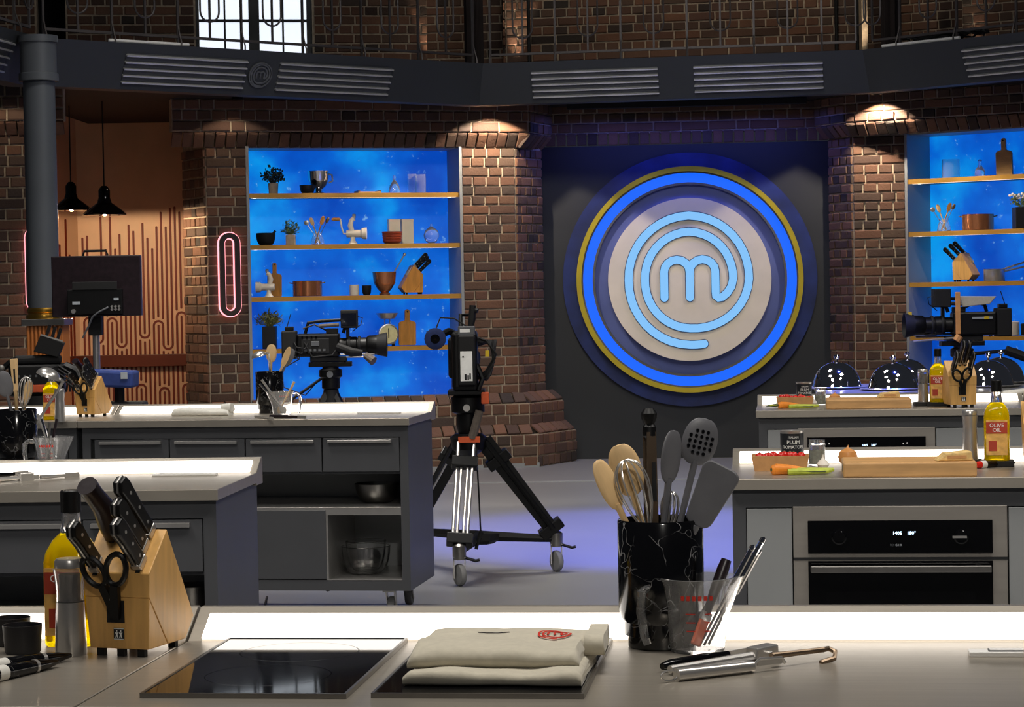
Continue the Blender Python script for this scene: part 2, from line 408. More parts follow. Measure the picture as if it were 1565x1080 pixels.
def brick_face(parent, fr, t0, t1, z0, z1, holes=(), ph=0, ch=CH, gap=.014, d=.016, L=.235):
    n = max(1, round((z1-z0)/ch)); c = (z1-z0)/n
    for i in range(n):
        za = z0+i*c; zm = za+c/2
        ln = L if (i+ph) % 2 == 0 else L/2
        off = (0, .3, .55, .2)[(i+ph) % 4]*ln
        segs = [(t0, t1)]
        for (a, b, p, q) in holes:
            if p-.02 < zm < q+.02:
                ns = []
                for (s, e) in segs:
                    if b <= s or a >= e: ns.append((s, e))
                    else:
                        if a > s: ns.append((s, a))
                        if b < e: ns.append((b, e))
                segs = ns
        for (s, e) in segs:
            x = s; first = True
            while x < e-1e-4:
                l = ln
                if ln == L and brnd.random() < .22: l = L/2
                if first: l = max(.06, ln-off) if off else ln
                first = False
                x2 = x+l
                if e-x2 < .055: x2 = e
                w = x2-x
                put_brick(parent, fr, x+w/2, zm, w-gap, c-gap, d)
                x = x2
def soldier(parent, fr, t0, t1, zt, zb, tilt, pitch=.088, off=0):
    n = max(1, round((t1-t0)/pitch)); p = (t1-t0)/n
    for i in range(n):
        put_brick(parent, fr, t0+(i+.5)*p, (zt+zb)/2, p-.011, abs(zt-zb)/cos(tilt)*.97, .02, tilt, off)
# ---- wall frames
q = P(740, 450, 18.95); WL = Frame(q.x, q.y, 16.5)
T318, T381, T706, T790 = (WL.t(p) for p in (318, 381, 706, 790))
ZA0, ZA1 = WL.z(640, 608), WL.z(545, 224)            # alcove bottom and top
ZCB = WL.z(545, 203)                                 # top of the slanted header course
ZTOP = 3.03
ZP1, ZP2 = .60, .29                                  # plinth cap heights
# right cant of the left wall, left cant
cR0 = WL.w(T790); q = P(830, 450, 19.42); cR = Frame(cR0.x, cR0.y, math.degrees(atan2(q.y-cR0.y, q.x-cR0.x))); LR = (Vector((q.x, q.y))-cR.o).length
q = P(284, 450, 18.72); c1 = WL.w(T318); cL = Frame(q.x, q.y, math.degrees(atan2(c1.y-q.y, c1.x-q.x))); LL = (Vector((c1.x, c1.y))-cL.o).length
def slab(name, parts, mat='mortar'):
    mb = MB()
    for (fr, t0, t1, z0, z1, d0, d1) in parts: mb.box(t0, t1, d0, d1, z0, z1, FT(fr))
    return struct(mb, name, mat)
D = .36
wl = slab('wall_left', [(WL, T318, T381, 0, ZTOP, 0, D+.1), (WL, T706, T790, 0, ZTOP, 0, D+.1), (WL, T381, T706, 0, ZA0, 0, D+.1),
                        (WL, T381, T706, ZA1, ZTOP, 0, D+.1), (cR, 0, LR, 0, ZTOP, 0, .25), (cL, 0, LL, 0, ZTOP, 0, .25)])
brick_face(wl, WL, T318, T381, ZP1, ZA1-.01)
brick_face(wl, WL, T706+.012, T790, ZP1, ZA1-.01, ph=1)
brick_face(wl, cR, 0, LR, ZP1, ZA1-.01, ph=0, L=.18)
brick_face(wl, cL, 0, LL, ZP1, ZA1-.01, ph=1, L=.2)
# corbelled courses above, on their own frame
WK = WL.off(.11); k0, k1 = WK.t(268), WK.t(812)
kR0 = WK.w(k1); q = P(846, 450, 19.45); kR = Frame(kR0.x, kR0.y, math.degrees(atan2(q.y-kR0.y, q.x-kR0.x))); KL = (Vector((q.x, q.y))-kR.o).length
tk = slab('trim_1', [(WK, k0, k1, ZCB, ZTOP, 0, .12), (kR, 0, KL, ZCB, ZTOP, 0, .12)])
brick_face(tk, WK, k0, k1, ZCB, ZTOP, ph=0); brick_face(tk, kR, 0, KL, ZCB, ZTOP, ph=1)
TL = math.atan(.10/(ZCB-ZA1))
soldier(tk, WL.off(.05), k0, k1, ZCB, ZA1, TL); soldier(tk, Frame(kR.o.x, kR.o.y, kR.deg).off(-.05), 0, KL, ZCB, ZA1, TL)
# plinth in two tiers with sloped caps
def plinth(name, fr, t0, t1, c, l, zc1=ZP1, zc2=ZP2):
    tiers = [(.13, zc2+.05, zc1-.075), (.22, 0, zc2-.02)]; th = math.tan(radians(c.deg-fr.deg)/2); tl = math.atan(.1/.075)
    pl = slab(name, [(fr.off(o), t0, t1+o*th, 0, b, 0, o) for o, a, b in tiers]+[(c.off(o), -o*th, l+o*.6, 0, b, 0, o) for o, a, b in tiers])
    for n_, (o, a, b) in enumerate(tiers):
        e = o*th; brick_face(pl, fr.off(o), t0, t1+e, a, b, ph=n_); brick_face(pl, c.off(o), -e, l+o*.6, a, b, ph=n_, L=.2)
        zt = b+.075; soldier(pl, fr.off(o-.05), t0, t1+e*.6, zt, b, -tl, pitch=.11); soldier(pl, c.off(o-.05), -e*.6, l+o*.5, zt, b, -tl, pitch=.1)
    return pl
plinth('trim_2', WL, T318, T790, cR, LR)
struct(MB().box(T318, T790+.1, -.235, -.2, 0, .035, FT(WL)), 'trim_3', 'panel_grey')
# ---- alcoves with brass shelves and a backlit blue back
def alcove(n, fr, t0, t1, z0, z1, shelf_z, wallname):
    mb = MB().box(t0, t1, D, D+.02, z0, z1, FT(fr)); bk = struct(mb, 'wall_%s_panel' % wallname, 'blue_backlit')
    fm = MB()
    for a, b in ((t0-.012, t0+.012), (t1-.012, t1+.012)): fm.box(a, b, -.03, .01, z0, z1, FT(fr))
    struct(fm, 'trim_%d' % n, 'panel_grey')
    rv = MB()
    for a, b in ((t0, t0+.012), (t1-.012, t1)): rv.box(a, b, .01, D, z0, z1, FT(fr))
    rv.box(t0+.012, t1-.012, .01, D, z1-.012, z1, FT(fr)); rv.box(t0+.012, t1-.012, .01, D, z0, z0+.012, FT(fr))
    struct(rv, 'trim_%d' % (n+1), 'panel_grey')
    for i, z in enumerate(shelf_z):
        s = thing('wall_shelf', '%s brass-edged shelf in the blue alcove %s' % (('top', 'second', 'third', 'lowest')[i], 'beside the pink neon loop' if wallname == 'left' else 'beside the cloche table'), 'shelf', fr.w(t0+.012, 0, z), fr.rz, 'brass shelves of the blue alcoves')
        L = t1-t0-.024
        MB().box(0, L, .0, D-.004, -.028, 0).build('board', 'cabinet', s, 0)
        MB().box(0, L, -.012, 0, -.034, .004).build('brass_edge', 'brass_dull', s, 0)
        MB().box(.02, L-.02, .02, .03, -.034, -.029).build('led_strip', 'led', s, 0)
        for tx in (.06, L-.06):
            MB().lathe([(0, -.034), (.014, -.034), (.014, -.029), (0, -.029)], 10, Matrix.Translation((tx, .07, 0))).build('downlight', 'led', s, 0)
SZL = [WL.off(.01).z(545, y) for y in (295.5, 373.5, 452, 531)]
alcove(4, WL, T381, T706, ZA0, ZA1, SZL, 'left')
# ---- centre: dark panel
q = P(850, 450, 19.62); WC = Frame(q.x, q.y, -5)
zc0 = WC.z(1050, 220)
struct(MB().box(WC.t(815), WC.t(1290), 0, .1, 0, zc0, FT(WC)), 'wall_back', 'dark_panel')
wb = slab('wall_back_lintel', [(WC, WC.t(815), WC.t(1290), zc0+.1, ZTOP+.1, .02, .14)])
brick_face(wb, WC.off(-.02), WC.t(815), WC.t(1290), zc0+.115, ZTOP+.1); soldier(wb, WC.off(-.02), WC.t(822), WC.t(1286), zc0+.112, zc0+.005, 0)
# ---- right pier and right alcove
q0 = P(1270, 450, 19.34); q1 = P(1306, 450, 19.02); rC = Frame(q0.x, q0.y, math.degrees(atan2(q1.y-q0.y, q1.x-q0.x))); LC = (q1-q0).to_2d().length
q2 = P(1388, 450, 18.93); rP = Frame(q1.x, q1.y, math.degrees(atan2(q2.y-q1.y, q2.x-q1.x))); LP = (q2-q1).to_2d().length
WR = Frame(q2.x, q2.y, -39)
zr1 = WR.z(1391, 204)
wr = slab('wall_right_pier', [(rC, 0, LC, 0, ZTOP, 0, .2), (rP, 0, LP, 0, ZTOP, 0, .3)])
brick_face(wr, rC, 0, LC, .05, zr1-.01, L=.2); brick_face(wr, rP, 0, LP-.01, .05, zr1-.01, ph=1)
ALW = 1.75
alcove(6, WR, .01, ALW, ZA0, zr1, [WR.off(.01).z(1391, y) for y in (275, 355.5, 432.5, 514)], 'right')
wr2 = slab('wall_right', [(WR, 0, ALW, 0, ZA0, 0, D+.1), (WR, ALW, ALW+1.2, 0, ZTOP, 0, D+.1), (WR, 0, ALW, zr1, ZTOP, 0, D+.1)])
brick_face(wr2, WR, ALW+.01, ALW+.7, .6, zr1); brick_face(wr2, WR, .3, ALW, .32, ZA0)
# corbel on the right
q0 = P(1250, 450, 19.3); q1 = P(1296, 450, 18.9); kA = Frame(q0.x, q0.y, math.degrees(atan2(q1.y-q0.y, q1.x-q0.x))); LA = (q1-q0).to_2d().length
kB = Frame(q1.x, q1.y, -31); LB = 2.6
zk = kB.z(1300, 187)
tr = slab('trim_8', [(kA, 0, LA, zk, ZTOP, 0, .1), (kB, 0, LB, zk, ZTOP, 0, .1)])
brick_face(tr, kA, 0, LA, zk, ZTOP); brick_face(tr, kB, 0, LB, zk, ZTOP, ph=1)
soldier(tr, kA.off(-.05), 0, LA, zk, zk-.1, TL); soldier(tr, kB.off(-.05), 0, LB, zk, zk-.1, TL)
# ---- far left pier
q = P(48, 450, 16.8); WF = Frame(q.x, q.y, 6); tf0, tf1 = WF.t(-130), WF.t(60)
zf = WF.z(20, 205); zfk = WF.z(20, 186)
wf = slab('wall_far_left', [(WF, tf0, tf1, 0, ZTOP, 0, .5)])
brick_face(wf, WF, tf0, tf1, .4, zf)
wk = WF.off(.1); tk2 = slab('trim_9', [(wk, tf0, WF.t(106), zfk, ZTOP, 0, .12)])
brick_face(tk2, wk, tf0, WF.t(106), zfk, ZTOP); soldier(tk2, WF.off(.05), tf0, WF.t(106), zfk, zf, .7)
# ---- copper clad room seen through the opening
q = P(121, 450, 20.5); WQ = Frame(q.x, q.y, 2); WQ2 = Frame(q.x-cos(radians(58))*1.6, q.y-sin(radians(58))*1.6, 58)
struct(MB().box(0, 1.5, 0, .05, 0, 3.1, FT(WQ)), 'wall_copper', 'copper_wall')
struct(MB().box(0, 1.6, 0, .05, 0, 3.1, FT(WQ2)), 'wall_copper_side', 'copper_wall')
def copper_lines(fr, t0, t1, z0, z1, parent, sparse=True, seed=1):
    rnd = random.Random(seed); p = .0415; mb = MB(); T = FT(fr, 0, 0, 0); w = .019; d0, d1 = 0, -.008
    n = int((t1-t0)/p); i = 0
    while i < n:
        if i+5 < n and rnd.random() < .8:
            zl = z0+(z1-z0)*rnd.uniform(.2, .5); zu = zl+(z1-z0)*rnd.uniform(.3, .42)
            x = [t0+(i+k+.5)*p for k in range(5)]
            def arc(c, zc, r, up):
                return [(c+r*cos(a)*(-1), zc+(r*sin(a) if up else -r*sin(a))) for a in [pi*k/10 for k in range(11)]]
            top = [z1+(rnd.uniform(.15, .95) if sparse else 0) for _ in range(5)]
            # two nested bends pointing down on the right, up on the left
            c1, c2 = x[1], x[3]
            mb.ribbon([(x[0], z0)]+arc(c1, zu, p, True)+[(x[2], zl)]+arc(c2, zl, p, False)[0:]+[(x[4], top[4])], w, d0, d1, T=T)
            mb.ribbon([(x[1], z0), (x[1], zu)], w, d0, d1, T=T); mb.ribbon([(x[3], zl), (x[3], top[3])], w, d0, d1, T=T)
            mb.ribbon([(x[1], zu+2*p), (x[1], top[1])], w, d0, d1, T=T); mb.ribbon([(x[0], zu+1.6*p), (x[0], top[0])], w, d0, d1, T=T)
            mb.ribbon([(x[2], zu+1.6*p), (x[2], top[2])], w, d0, d1, T=T)
            mb.ribbon([(x[3], z0), (x[3], zl-2*p)], w, d0, d1, T=T); mb.ribbon([(x[2], z0), (x[2], zl-1.6*p)], w, d0, d1, T=T)
            mb.ribbon([(x[4], z0), (x[4], zl-1.6*p)], w, d0, d1, T=T)
            i += 5
        else:
            x = t0+(i+.5)*p; mb.ribbon([(x, z0), (x, z1+(rnd.uniform(.2, 1.1) if sparse else 0))], w, d0, d1, T=T); i += 1
    o = mb.build('inlay_lines', 'copper_line', parent, 0); o['kind'] = 'stuff'
cw = bpy.data.objects['wall_copper']; cs = bpy.data.objects['wall_copper_side']
zl1 = WQ.z(200, 542); zl0 = WQ.z(200, 560)
copper_lines(WQ, .02, 1.45, zl1, zl1+.42, cw, True, 3); copper_lines(WQ, .02, 1.45, .05, zl0, cw, False, 9)
copper_lines(WQ2, .05, 1.58, zl1, zl1+.42, cs, True, 6); copper_lines(WQ2, .05, 1.58, .05, zl0, cs, False, 4)
struct(MB().box(0, 1.5, -.09, 0, zl0, zl1, FT(WQ)).box(0, 1.6, -.09, 0, zl0, zl1, FT(WQ2)), 'trim_10', 'copper_ledge', bev=.004)
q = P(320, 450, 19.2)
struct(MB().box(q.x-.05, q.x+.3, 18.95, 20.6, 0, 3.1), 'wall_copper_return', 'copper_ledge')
# ---- balcony: inclined fascia on a polygonal plan
ZF1, ZF0, SET = 3.25, 2.935, .15
def at_top(px, py):
    d = ray(px, py); return (C0+d*((ZF1-CAMZ)/d.z)).to_2d()
fA = at_top(62, 57.5); fB = at_top(738, 97); fC = at_top(1318, 76); fD0 = at_top(1565, 48.5)
fD = fC+(fD0-fC).normalized()*3.2; a83 = radians(80); fA0 = fA-Vector((cos(a83), sin(a83)))*3.0
FP = [fA0, fA, fB, fC, fD]
def offset_line(pts, d):
    out = []
    for i, p in enumerate(pts):
        ns = []
        if i > 0: u = (p-pts[i-1]).normalized(); ns.append(Vector((-u.y, u.x)))
        if i < len(pts)-1: u = (pts[i+1]-p).normalized(); ns.append(Vector((-u.y, u.x)))
        nn = sum(ns, Vector((0, 0))).normalized(); k = d/max(.3, nn.dot(ns[0])); out.append(p+nn*k)
    return out
FB = offset_line(FP, SET); FI = offset_line(FP, .3)
for i in range(4):
    mb = MB(); a, b, c, d = FP[i], FP[i+1], FB[i], FB[i+1]; e, f = FI[i], FI[i+1]
    vs = [(*a, ZF1), (*b, ZF1), (*c, ZF0), (*d, ZF0), (*e, ZF1), (*f, ZF1), (*e, ZF0), (*f, ZF0)]
    mb.add(vs, [(0, 2, 3, 1), (0, 1, 5, 4), (2, 6, 7, 3), (4, 5, 7, 6), (0, 4, 6, 2), (1, 3, 7, 5)])
    struct(mb, 'trim_%d' % (11+i), 'fascia')
    # lower lip
    u = (b-a).normalized(); fr = Frame(a.x, a.y, math.degrees(atan2(u.y, u.x))); L = (b-a).length
    tilt = math.atan(SET/(ZF1-ZF0)); TT = FT(fr, 0, 0, ZF1) @ Matrix.Rotation(tilt, 4, 'X')
    par = bpy.data.objects['trim_%d' % (11+i)]
    gr = {0: [(L-1.9, L-.42), (L-3, L-2.4)], 1: [(fr.t(205), fr.t(388)), (fr.t(440), fr.t(609))], 2: [(fr.t(818), fr.t(1009)), (fr.t(1066), fr.t(1261))], 3: [(fr.t(1473), fr.t(1473)+.95), (2.3, 3.1)]}[i]
    for (x0, x1) in gr:
        g = MB().box(x0, x1, -.006, .0, -.30, -.075, TT).build('grille_panel', 'slat_back', par, 0)
        for k in range(5):
            z = -.088-k*.05
            MB().box(x0-.006, x1+.006, -.03, -.004, z-.005, z+.005, TT).build('slat', 'slat_edge', g, 0)
    if i == 1:
        EMB = (TT, fr.t(412))
# soffit and deck
pl = [(p.x, p.y) for p in offset_line(FP, .29)]+[(fD.x, 22.5), (fA0.x, 22.5)]
struct(MB().prism(pl, 3.03, 3.2, 'z'), 'ceiling_balcony', 'soffit')
# ---- spiral letter mark used on the wall sign, the fascia and the apron
def mark_path(n=10):
    R = [(-78, 258), (-90, 256), (-180, 238), (-270, 250), (-360, 232), (-450, 191), (-540, 174), (-630, 187), (-720, 170)]
    pts = []
    for (a0, r0), (a1, r1) in zip(R, R[1:]):
        for k in range(n):
            f = k/n; s = f*f*(3-2*f); a = radians(a0+(a1-a0)*f); r = r0+(r1-r0)*(f*.5+s*.5)
            pts.append((r*cos(a), r*sin(a)))
    pts += [(170, 0), (163, -30), (146, -55), (125, -72), (112, -74), (102, -66), (101, -50), (101, 20)]
    pts += [(101-50+50*cos(a), 30+48*sin(a)) for a in [pi*k/8 for k in range(9)]]
    leg1 = [(1, 30), (1, -70)]
    arc2 = [(1-50+50*cos(a), 30+48*sin(a)) for a in [pi*k/8 for k in range(9)]]+[(-99, -70)]
    return [[(x/319, z/319) for x, z in pp] for pp in (pts, leg1, arc2)]
MARK = mark_path()
def mark(mb, s, w, h0, h1, T=None):
    for pp in MARK: mb.ribbon([(x*s, z*s) for x, z in pp], w, h0, h1, T=T)
    return mb
TT, te = EMB; T2 = TT @ Matrix.Translation((te, 0, -.185))
em = MB(); em.prism([(.098*cos(2*pi*k/32), .098*sin(2*pi*k/32)) for k in range(32)], 0, -.012, 'y', T2)
eo = em.build('emblem_disc', 'fascia', bpy.data.objects['trim_12'], 35)
mark(MB(), .105, .011, -.012, -.02, T2).build('emblem_mark', 'grey_plastic', eo, 0)
rg = MB(); rg.ribbon([(.094*cos(2*pi*k/32), .094*sin(2*pi*k/32)) for k in range(32)], .009, -.01, -.02, closed=True, T=T2); rg.build('emblem_rim', 'grey_plastic', eo, 0)
# ---- railing
def railing(i, a, b, spacing=.2465, off=.06, loop_first=0):
    u = (b-a).normalized(); a = a+u*.05; b = b-u*.05; L = (b-a).length; fr = Frame(a.x, a.y, math.degrees(atan2(u.y, u.x))).off(-off)
    r = thing('balcony_railing', ('wrought iron balustrade above the column end of the balcony', 'wrought iron balustrade with U loops above the emblem fascia', 'wrought iron balustrade with U loops above the round sign', 'wrought iron balustrade tangled with cables above the right alcove')[i], 'railing', fr.w(0, 0, ZF1), fr.rz, 'balcony balustrades')
    MB().box(0, L, -.012, .012, .06, .078).build('bottom_rail', 'rail_iron', r, 0)
    MB().box(0, L, -.02, .02, .9, .93).build('top_rail', 'rail_iron', r, 0)
    n = int(L/spacing); s = L/max(1, n); me = None; ml = None; mf = None
    for k in range(n+1):
        x = k*s
        if k % 2 == loop_first:
            if ml is None:
                lp = MB(); pts = [(-.078, .9)]+[(-.078*cos(t), .27-.078*sin(t)) for t in [pi*j/12 for j in range(13)]]+[(.078, .9)]
                lp.tube([(p[0], 0, p[1]) for p in pts], .0075, 6); lp.box(-.007, .007, -.007, .007, .078, .9)
                o = lp.build('loop_baluster', 'rail_iron', r); ml = o.data; o.location.x = x
            else:
                o = bpy.data.objects.new('loop_baluster', ml); COL.objects.link(o); o.parent = r; o.location.x = x
        else:
            if me is None:
                o = MB().box(-.008, .008, -.008, .008, 0, .9).tube([(0, 0, .16), (0, -.02, .1), (0, -.05, .03), (0, -.05, 0)], .006, 6).build('baluster', 'rail_iron', r); me = o.data; o.location.x = x
            else:
                o = bpy.data.objects.new('baluster', me); COL.objects.link(o); o.parent = r; o.location.x = x
    return r
for i in range(4): railing(i, FP[i], FP[i+1], loop_first=1 if i < 3 else 0)
# ---- upper storey behind the balcony
ZU0, ZU1 = 3.2, 4.5
q = P(485, 60, 19.45); UL = Frame(q.x, q.y, 9)
uw0, uw1 = UL.t(308), UL.t(486)
zu = UL.z(400, 78)
u1 = slab('wall_upper_left', [(UL, UL.t(-60), UL.t(66), ZU0, ZU1, 0, .3), (UL, UL.t(110), uw0, ZU0, ZU1, 0, .3), (UL, uw1, UL.t(660), ZU0, ZU1, 0, .3), (UL, UL.t(66), UL.t(110), 4.1, ZU1, 0, .3)])
brick_face(u1, UL, UL.t(112), uw0-.01, ZU0, ZU1-.2); brick_face(u1, UL, uw1+.01, UL.t(661), ZU0, ZU1-.2, ph=1); brick_face(u1, UL, UL.t(-20), UL.t(64), ZU0, ZU1-.2)
struct(MB().box(UL.t(60), UL.t(116), .6, .62, ZU0, ZU1, FT(UL)), 'wall_upper_doorway', 'dark_void')
# windows
wn = struct(MB().box(uw0, uw1, .1, .13, ZU0, ZU1, FT(UL)), 'window_1', 'window_frame')
bpy.data.objects.remove(wn)
wf_ = MB(); wm = (uw0+uw1)/2; bars = [ZU0+.02, UL.z(400, 30), UL.z(400, -50), ZU1]
for (a, b) in ((uw0, uw0+.03), (wm-.045, wm+.045), (uw1-.045, uw1)): wf_.box(a, b, .06, .13, ZU0, ZU1, FT(UL))
for z in bars: wf_.box(uw0, uw1, .07, .12, z-.012, z+.012, FT(UL))
for c in ((uw0+wm)/2, (uw1+wm)/2): wf_.box(c-.008, c+.008, .075, .115, ZU0, ZU1, FT(UL))
wn = struct(wf_, 'window_1', 'window_frame')
for (a, b) in ((uw0+.03, (uw0+wm)/2), ((uw0+wm)/2, wm-.045), (wm+.045, (uw1+wm)/2), ((uw1+wm)/2, uw1-.045)):
    for z0, z1 in zip(bars, bars[1:]): MB().box(a, b, .095, .1, z0, z1, FT(UL)).build('pane', 'window_sky', wn, 0)
q = P(1050, 60, 20.35); UC = Frame(q.x, q.y, -9)
u2 = slab('wall_upper_back', [(UC, UC.t(780), UC.t(1322), ZU0, ZU1, 0, .4)])
brick_face(u2, UC, UC.t(781), UC.t(1321), ZU0, ZU1-.2)
q = P(720, 60, 20.9); U3 = Frame(q.x, q.y, 0)
u3 = slab('wall_upper_recess', [(U3, U3.t(630), U3.t(800), ZU0, ZU1, 0, .1)]); brick_face(u3, U3, U3.t(640), U3.t(795), ZU0, ZU1-.2)
e0 = UC.w(UC.t(780)); rt = Frame(e0.x-.02, e0.y+.4, -88); brick_face(u2, rt, 0, .4, ZU0, ZU1-.2, L=.2)
q = P(1400, 60, 19.9); U4 = Frame(q.x, q.y, -30)
u4 = slab('wall_upper_right', [(U4, U4.t(1318), U4.t(1640), ZU0, ZU1, .12, .4), (U4, U4.t(1482), U4.t(1640), ZU0, ZU1, -.1, .2)])
brick_face(u4, U4.off(-.12), U4.t(1318), U4.t(1475), ZU0, ZU1-.2); brick_face(u4, U4.off(.1), U4.t(1482), U4.t(1630), ZU0, ZU1-.2, ph=1)
sp = P(1321, 60, 19.75); struct(MB().box(sp.x-.02, sp.x+.03, sp.y, sp.y+.2, ZU0, ZU1), 'trim_15', 'mortar')
for (px, nm) in ((724, 'stage_drape'), (1362, 'stage_drape')):
    c = P(px, 50, 20.0 if px < 1000 else 19.3); mb = MB()
    pts = [(.07*(1+.25*sin(k*pi/2*3))*cos(k*pi/12), .05*(1+.25*sin(k*pi/2*3))*sin(k*pi/12)) for k in range(24)]
    mb.prism(pts, 0, 1.2, 'z'); o = mb.build(nm, 'drape', None, 0); o.location = (c.x, c.y, 3.2)
    tag(o, 'dark gathered drape hanging %s' % ('in the brick recess next to the lit pilaster' if px < 1000 else 'behind the balustrade with the cables'), 'drape')
# conduits on the upper wall
for (px, py0, nm) in ((808, 0, 1), (1278, 0, 2), (1310, 0, 3)):
    c = P(px, 40, 20.1 if px < 1300 else 19.6)
    o = MB().tube([(0, 0, 0), (0, 0, 1.2)], .016, 8).build('conduit_pipe', 'black_matte'); o.location = (c.x, c.y, 3.2)
    tag(o, ('thin black conduit beside the brightly lit brick pilaster', 'thin black conduit with a hooked end on the upper brick wall', 'black conduit next to the narrow lit strip')[nm-1], 'pipe')
for (px, Y, pw) in ((788, 20.47, 60), (657, 19.5, 26), (1321, 19.66, 44), (1487, 19.44, 12)):
    q = P(px, 90, Y); lamp('pilaster_uplight', 'SPOT', (q.x, q.y, 3.27), (q.x, q.y+.03, 4.4), pw, (1, .8, .58), .02, angle=34, blend=.4)
    u = MB().lathe([(.03, 0), (.03, .03), (.024, .03), (.022, .012), (0, .012)], 14).build('floor_uplight', 'black_matte'); u.location = (q.x, q.y, 3.2)
    tag(u, {788: 'small uplight at the foot of the brightest brick pilaster', 657: 'small uplight at the pilaster beside the window', 1321: 'small uplight at the narrow lit strip', 1487: 'small uplight at the pier behind the tangled cables'}[px], 'light', 'pilaster uplights')
for (i, a, b, lb) in ((1, 178, 300, 'white tube lying on the balcony edge beside the emblem'), (3, 1350, 1468, 'white cable trunking along the balcony edge under the tangled cables')):
    fr_ = Frame(FP[i].x, FP[i].y, math.degrees(atan2((FP[i+1]-FP[i]).y, (FP[i+1]-FP[i]).x))); t0, t1 = fr_.t(a), fr_.t(b)
    o = MB().tube([fr_.w(t0, -.03, ZF1+.014), fr_.w(t1, -.03, ZF1+.014)], .012, 8).build('white_tube', 'white_plastic'); tag(o, lb, 'tube')
lamp('upper_wall_wash', 'SPOT', (1.6, 17.8, 5.6), (1.6, 20.3, 3.6), 62, WARM, .1, angle=110, blend=.6)
# cables lying on the balcony edge at the right
cr = random.Random(3); mb = MB()
uC = (fD-fC).normalized(); base = Vector((fC.x, fC.y, ZF1+.02))
for k in range(9):
    s0 = .12+cr.uniform(0, .25); pts = []
    for j in range(10):
        s = s0+j*.075; pts.append(base+Vector((uC.x*s, uC.y*s, cr.uniform(0, .07)))+Vector((cr.uniform(.08, .14), cr.uniform(.1, .18), 0)))
    mb.tube(pts, .008, 5)
tag(mb.build('cable_bundle', 'cable'), 'tangled black cables lying along the balcony edge', 'cables')
# ---- scallop downlights under the balcony
for dl, (fr, t, p) in enumerate(((WL, (T706+T790)/2-.02, 88), (rP, LP*.5, 92), (WL, T318+.2, 6), (WF, WF.t(25), 4))):
    c = fr.w(t, .42, 2.99); b = fr.w(t, .02, .6)
    lamp('soffit_downlight', 'SPOT', c, b, p, WARM, .03, angle=116, blend=.12)
    if p > 50: lamp('alcove_downlight', 'SPOT', (WL if fr is WL else WR).w((T381+T706)/2 if fr is WL else .85, .95, 2.97), (WL if fr is WL else WR).w((T381+T706)/2 if fr is WL else .85, -.1, 1.45), 60, WARM, .05, angle=62, blend=.5)
    d = MB().lathe([(0, 0), (.045, 0), (.045, -.03), (.032, -.03), (.03, -.01), (0, -.01)], 16).build('downlight', 'black_plastic'); d.location = (c.x, c.y, 3.03)
    tag(d, 'black soffit downlight over the '+('brick pier beside the wheeled tripod', 'brick pier behind the cloches', 'brick with the pink neon loop', 'brick behind the grey column')[dl], 'light', 'soffit downlights')
# blue LED batten tucked under the balcony above the sign
bc = WC.w(WC.t(1054), .42, 2.985); lb = thing('led_batten', 'slim black blue-light batten fixed under the balcony above the round sign', 'light', bc, WC.rz)
MB().box(-1.0, 1.0, -.04, .04, -.012, .04).build('housing', 'black_matte', lb, 0, .004)
la = lamp('blue_batten_light', 'AREA', (bc.x, bc.y, 2.965), (bc.x, bc.y+.0, 0), 13, (.12, .16, 1), 2.0, .06, 170); la.rotation_euler = (0, 0, WC.rz)
# ================================================================== BIG SET PIECES
# ---- round illuminated wall sign
WS = WC.off(.02); ts, zs = WS.hit(1054, 427); PXM = 19.45/F
def disc(r, y0, y1, n=96): return MB().prism([(r*cos(2*pi*k/n), r*sin(2*pi*k/n)) for k in range(n)], y0, y1, 'y')
def ring(r0, r1, y0, y1, n=96):
    rm, w = (r0+r1)/2, abs(r1-r0); return MB().ribbon([(rm*cos(2*pi*k/n), rm*sin(2*pi*k/n)) for k in range(n)], w, y0, y1, closed=True)
sg = thing('wall_sign', 'large round sign with blue light ring and glowing spiral letter m', 'sign', WS.w(ts, 0, zs), WS.rz)
U = PXM
disc(194*U, 0, -.02).build('backing_disc', 'navy_disc', sg, 30)
ring(165*U, 172.5*U, -.02, -.10).build('gold_ring', 'gold_ring', sg, 30, label='thin gold ring around the blue light')
ring(162.5*U, 166*U, -.02, -.085).build('ring_rim', 'grey_plastic', sg, 30)
ring(148*U, 162.5*U, -.02, -.075).build('light_ring', 'neon_blue', sg, 30, label='glowing blue light ring')
ring(144.5*U, 148*U, -.02, -.085).build('ring_rim', 'grey_plastic', sg, 30)
disc(144.5*U, -.02, -.04).build('inner_disc', 'navy_face', sg, 30)
dw = disc(124*U, -.04, -.12).build('face_disc', 'disc_white', sg, 30, label='pale stone-coloured face disc')
mark(MB(), 124*U, 14.2*U, -.12, -.126).build('letter_outline', 'neon_outline', dw, 0)
mark(MB(), 124*U, 12*U, -.12, -.132).build('letter_light', 'neon_light', dw, 0, label='glowing pale blue spiral letter m')
# ---- neon loop on brick pier
def neon(fr, px, py0, py1, label):
    t, z0 = fr.hit(px, py1); z1 = fr.z(px, py0)
    n = thing('neon_loop', label, 'neon light', fr.w(t, .022, (z0+z1)/2), fr.rz, 'pink neon loops on the brick')
    r, h = .062, (z1-z0)/2-.062
    pts = [(r*cos(a), h+r*sin(a)) for a in [pi*k/14 for k in range(15)]]+[(-r*cos(a), -h-r*sin(a)) for a in [pi*k/14 for k in range(15)]]
    MB().ribbon(pts, .06, 0, -.02, closed=True).build('light_tube', 'neon_pink', n, 30)
    MB().ribbon(pts, .042, -.02, -.055, closed=True).build('front_cover', 'neon_case', n, 30)
neon(WL, 351, 360, 479, 'upright pink neon loop on the brick beside the blue shelf alcove')
neon(WF, 60, 350, 472, 'pink neon loop half hidden behind the grey column')
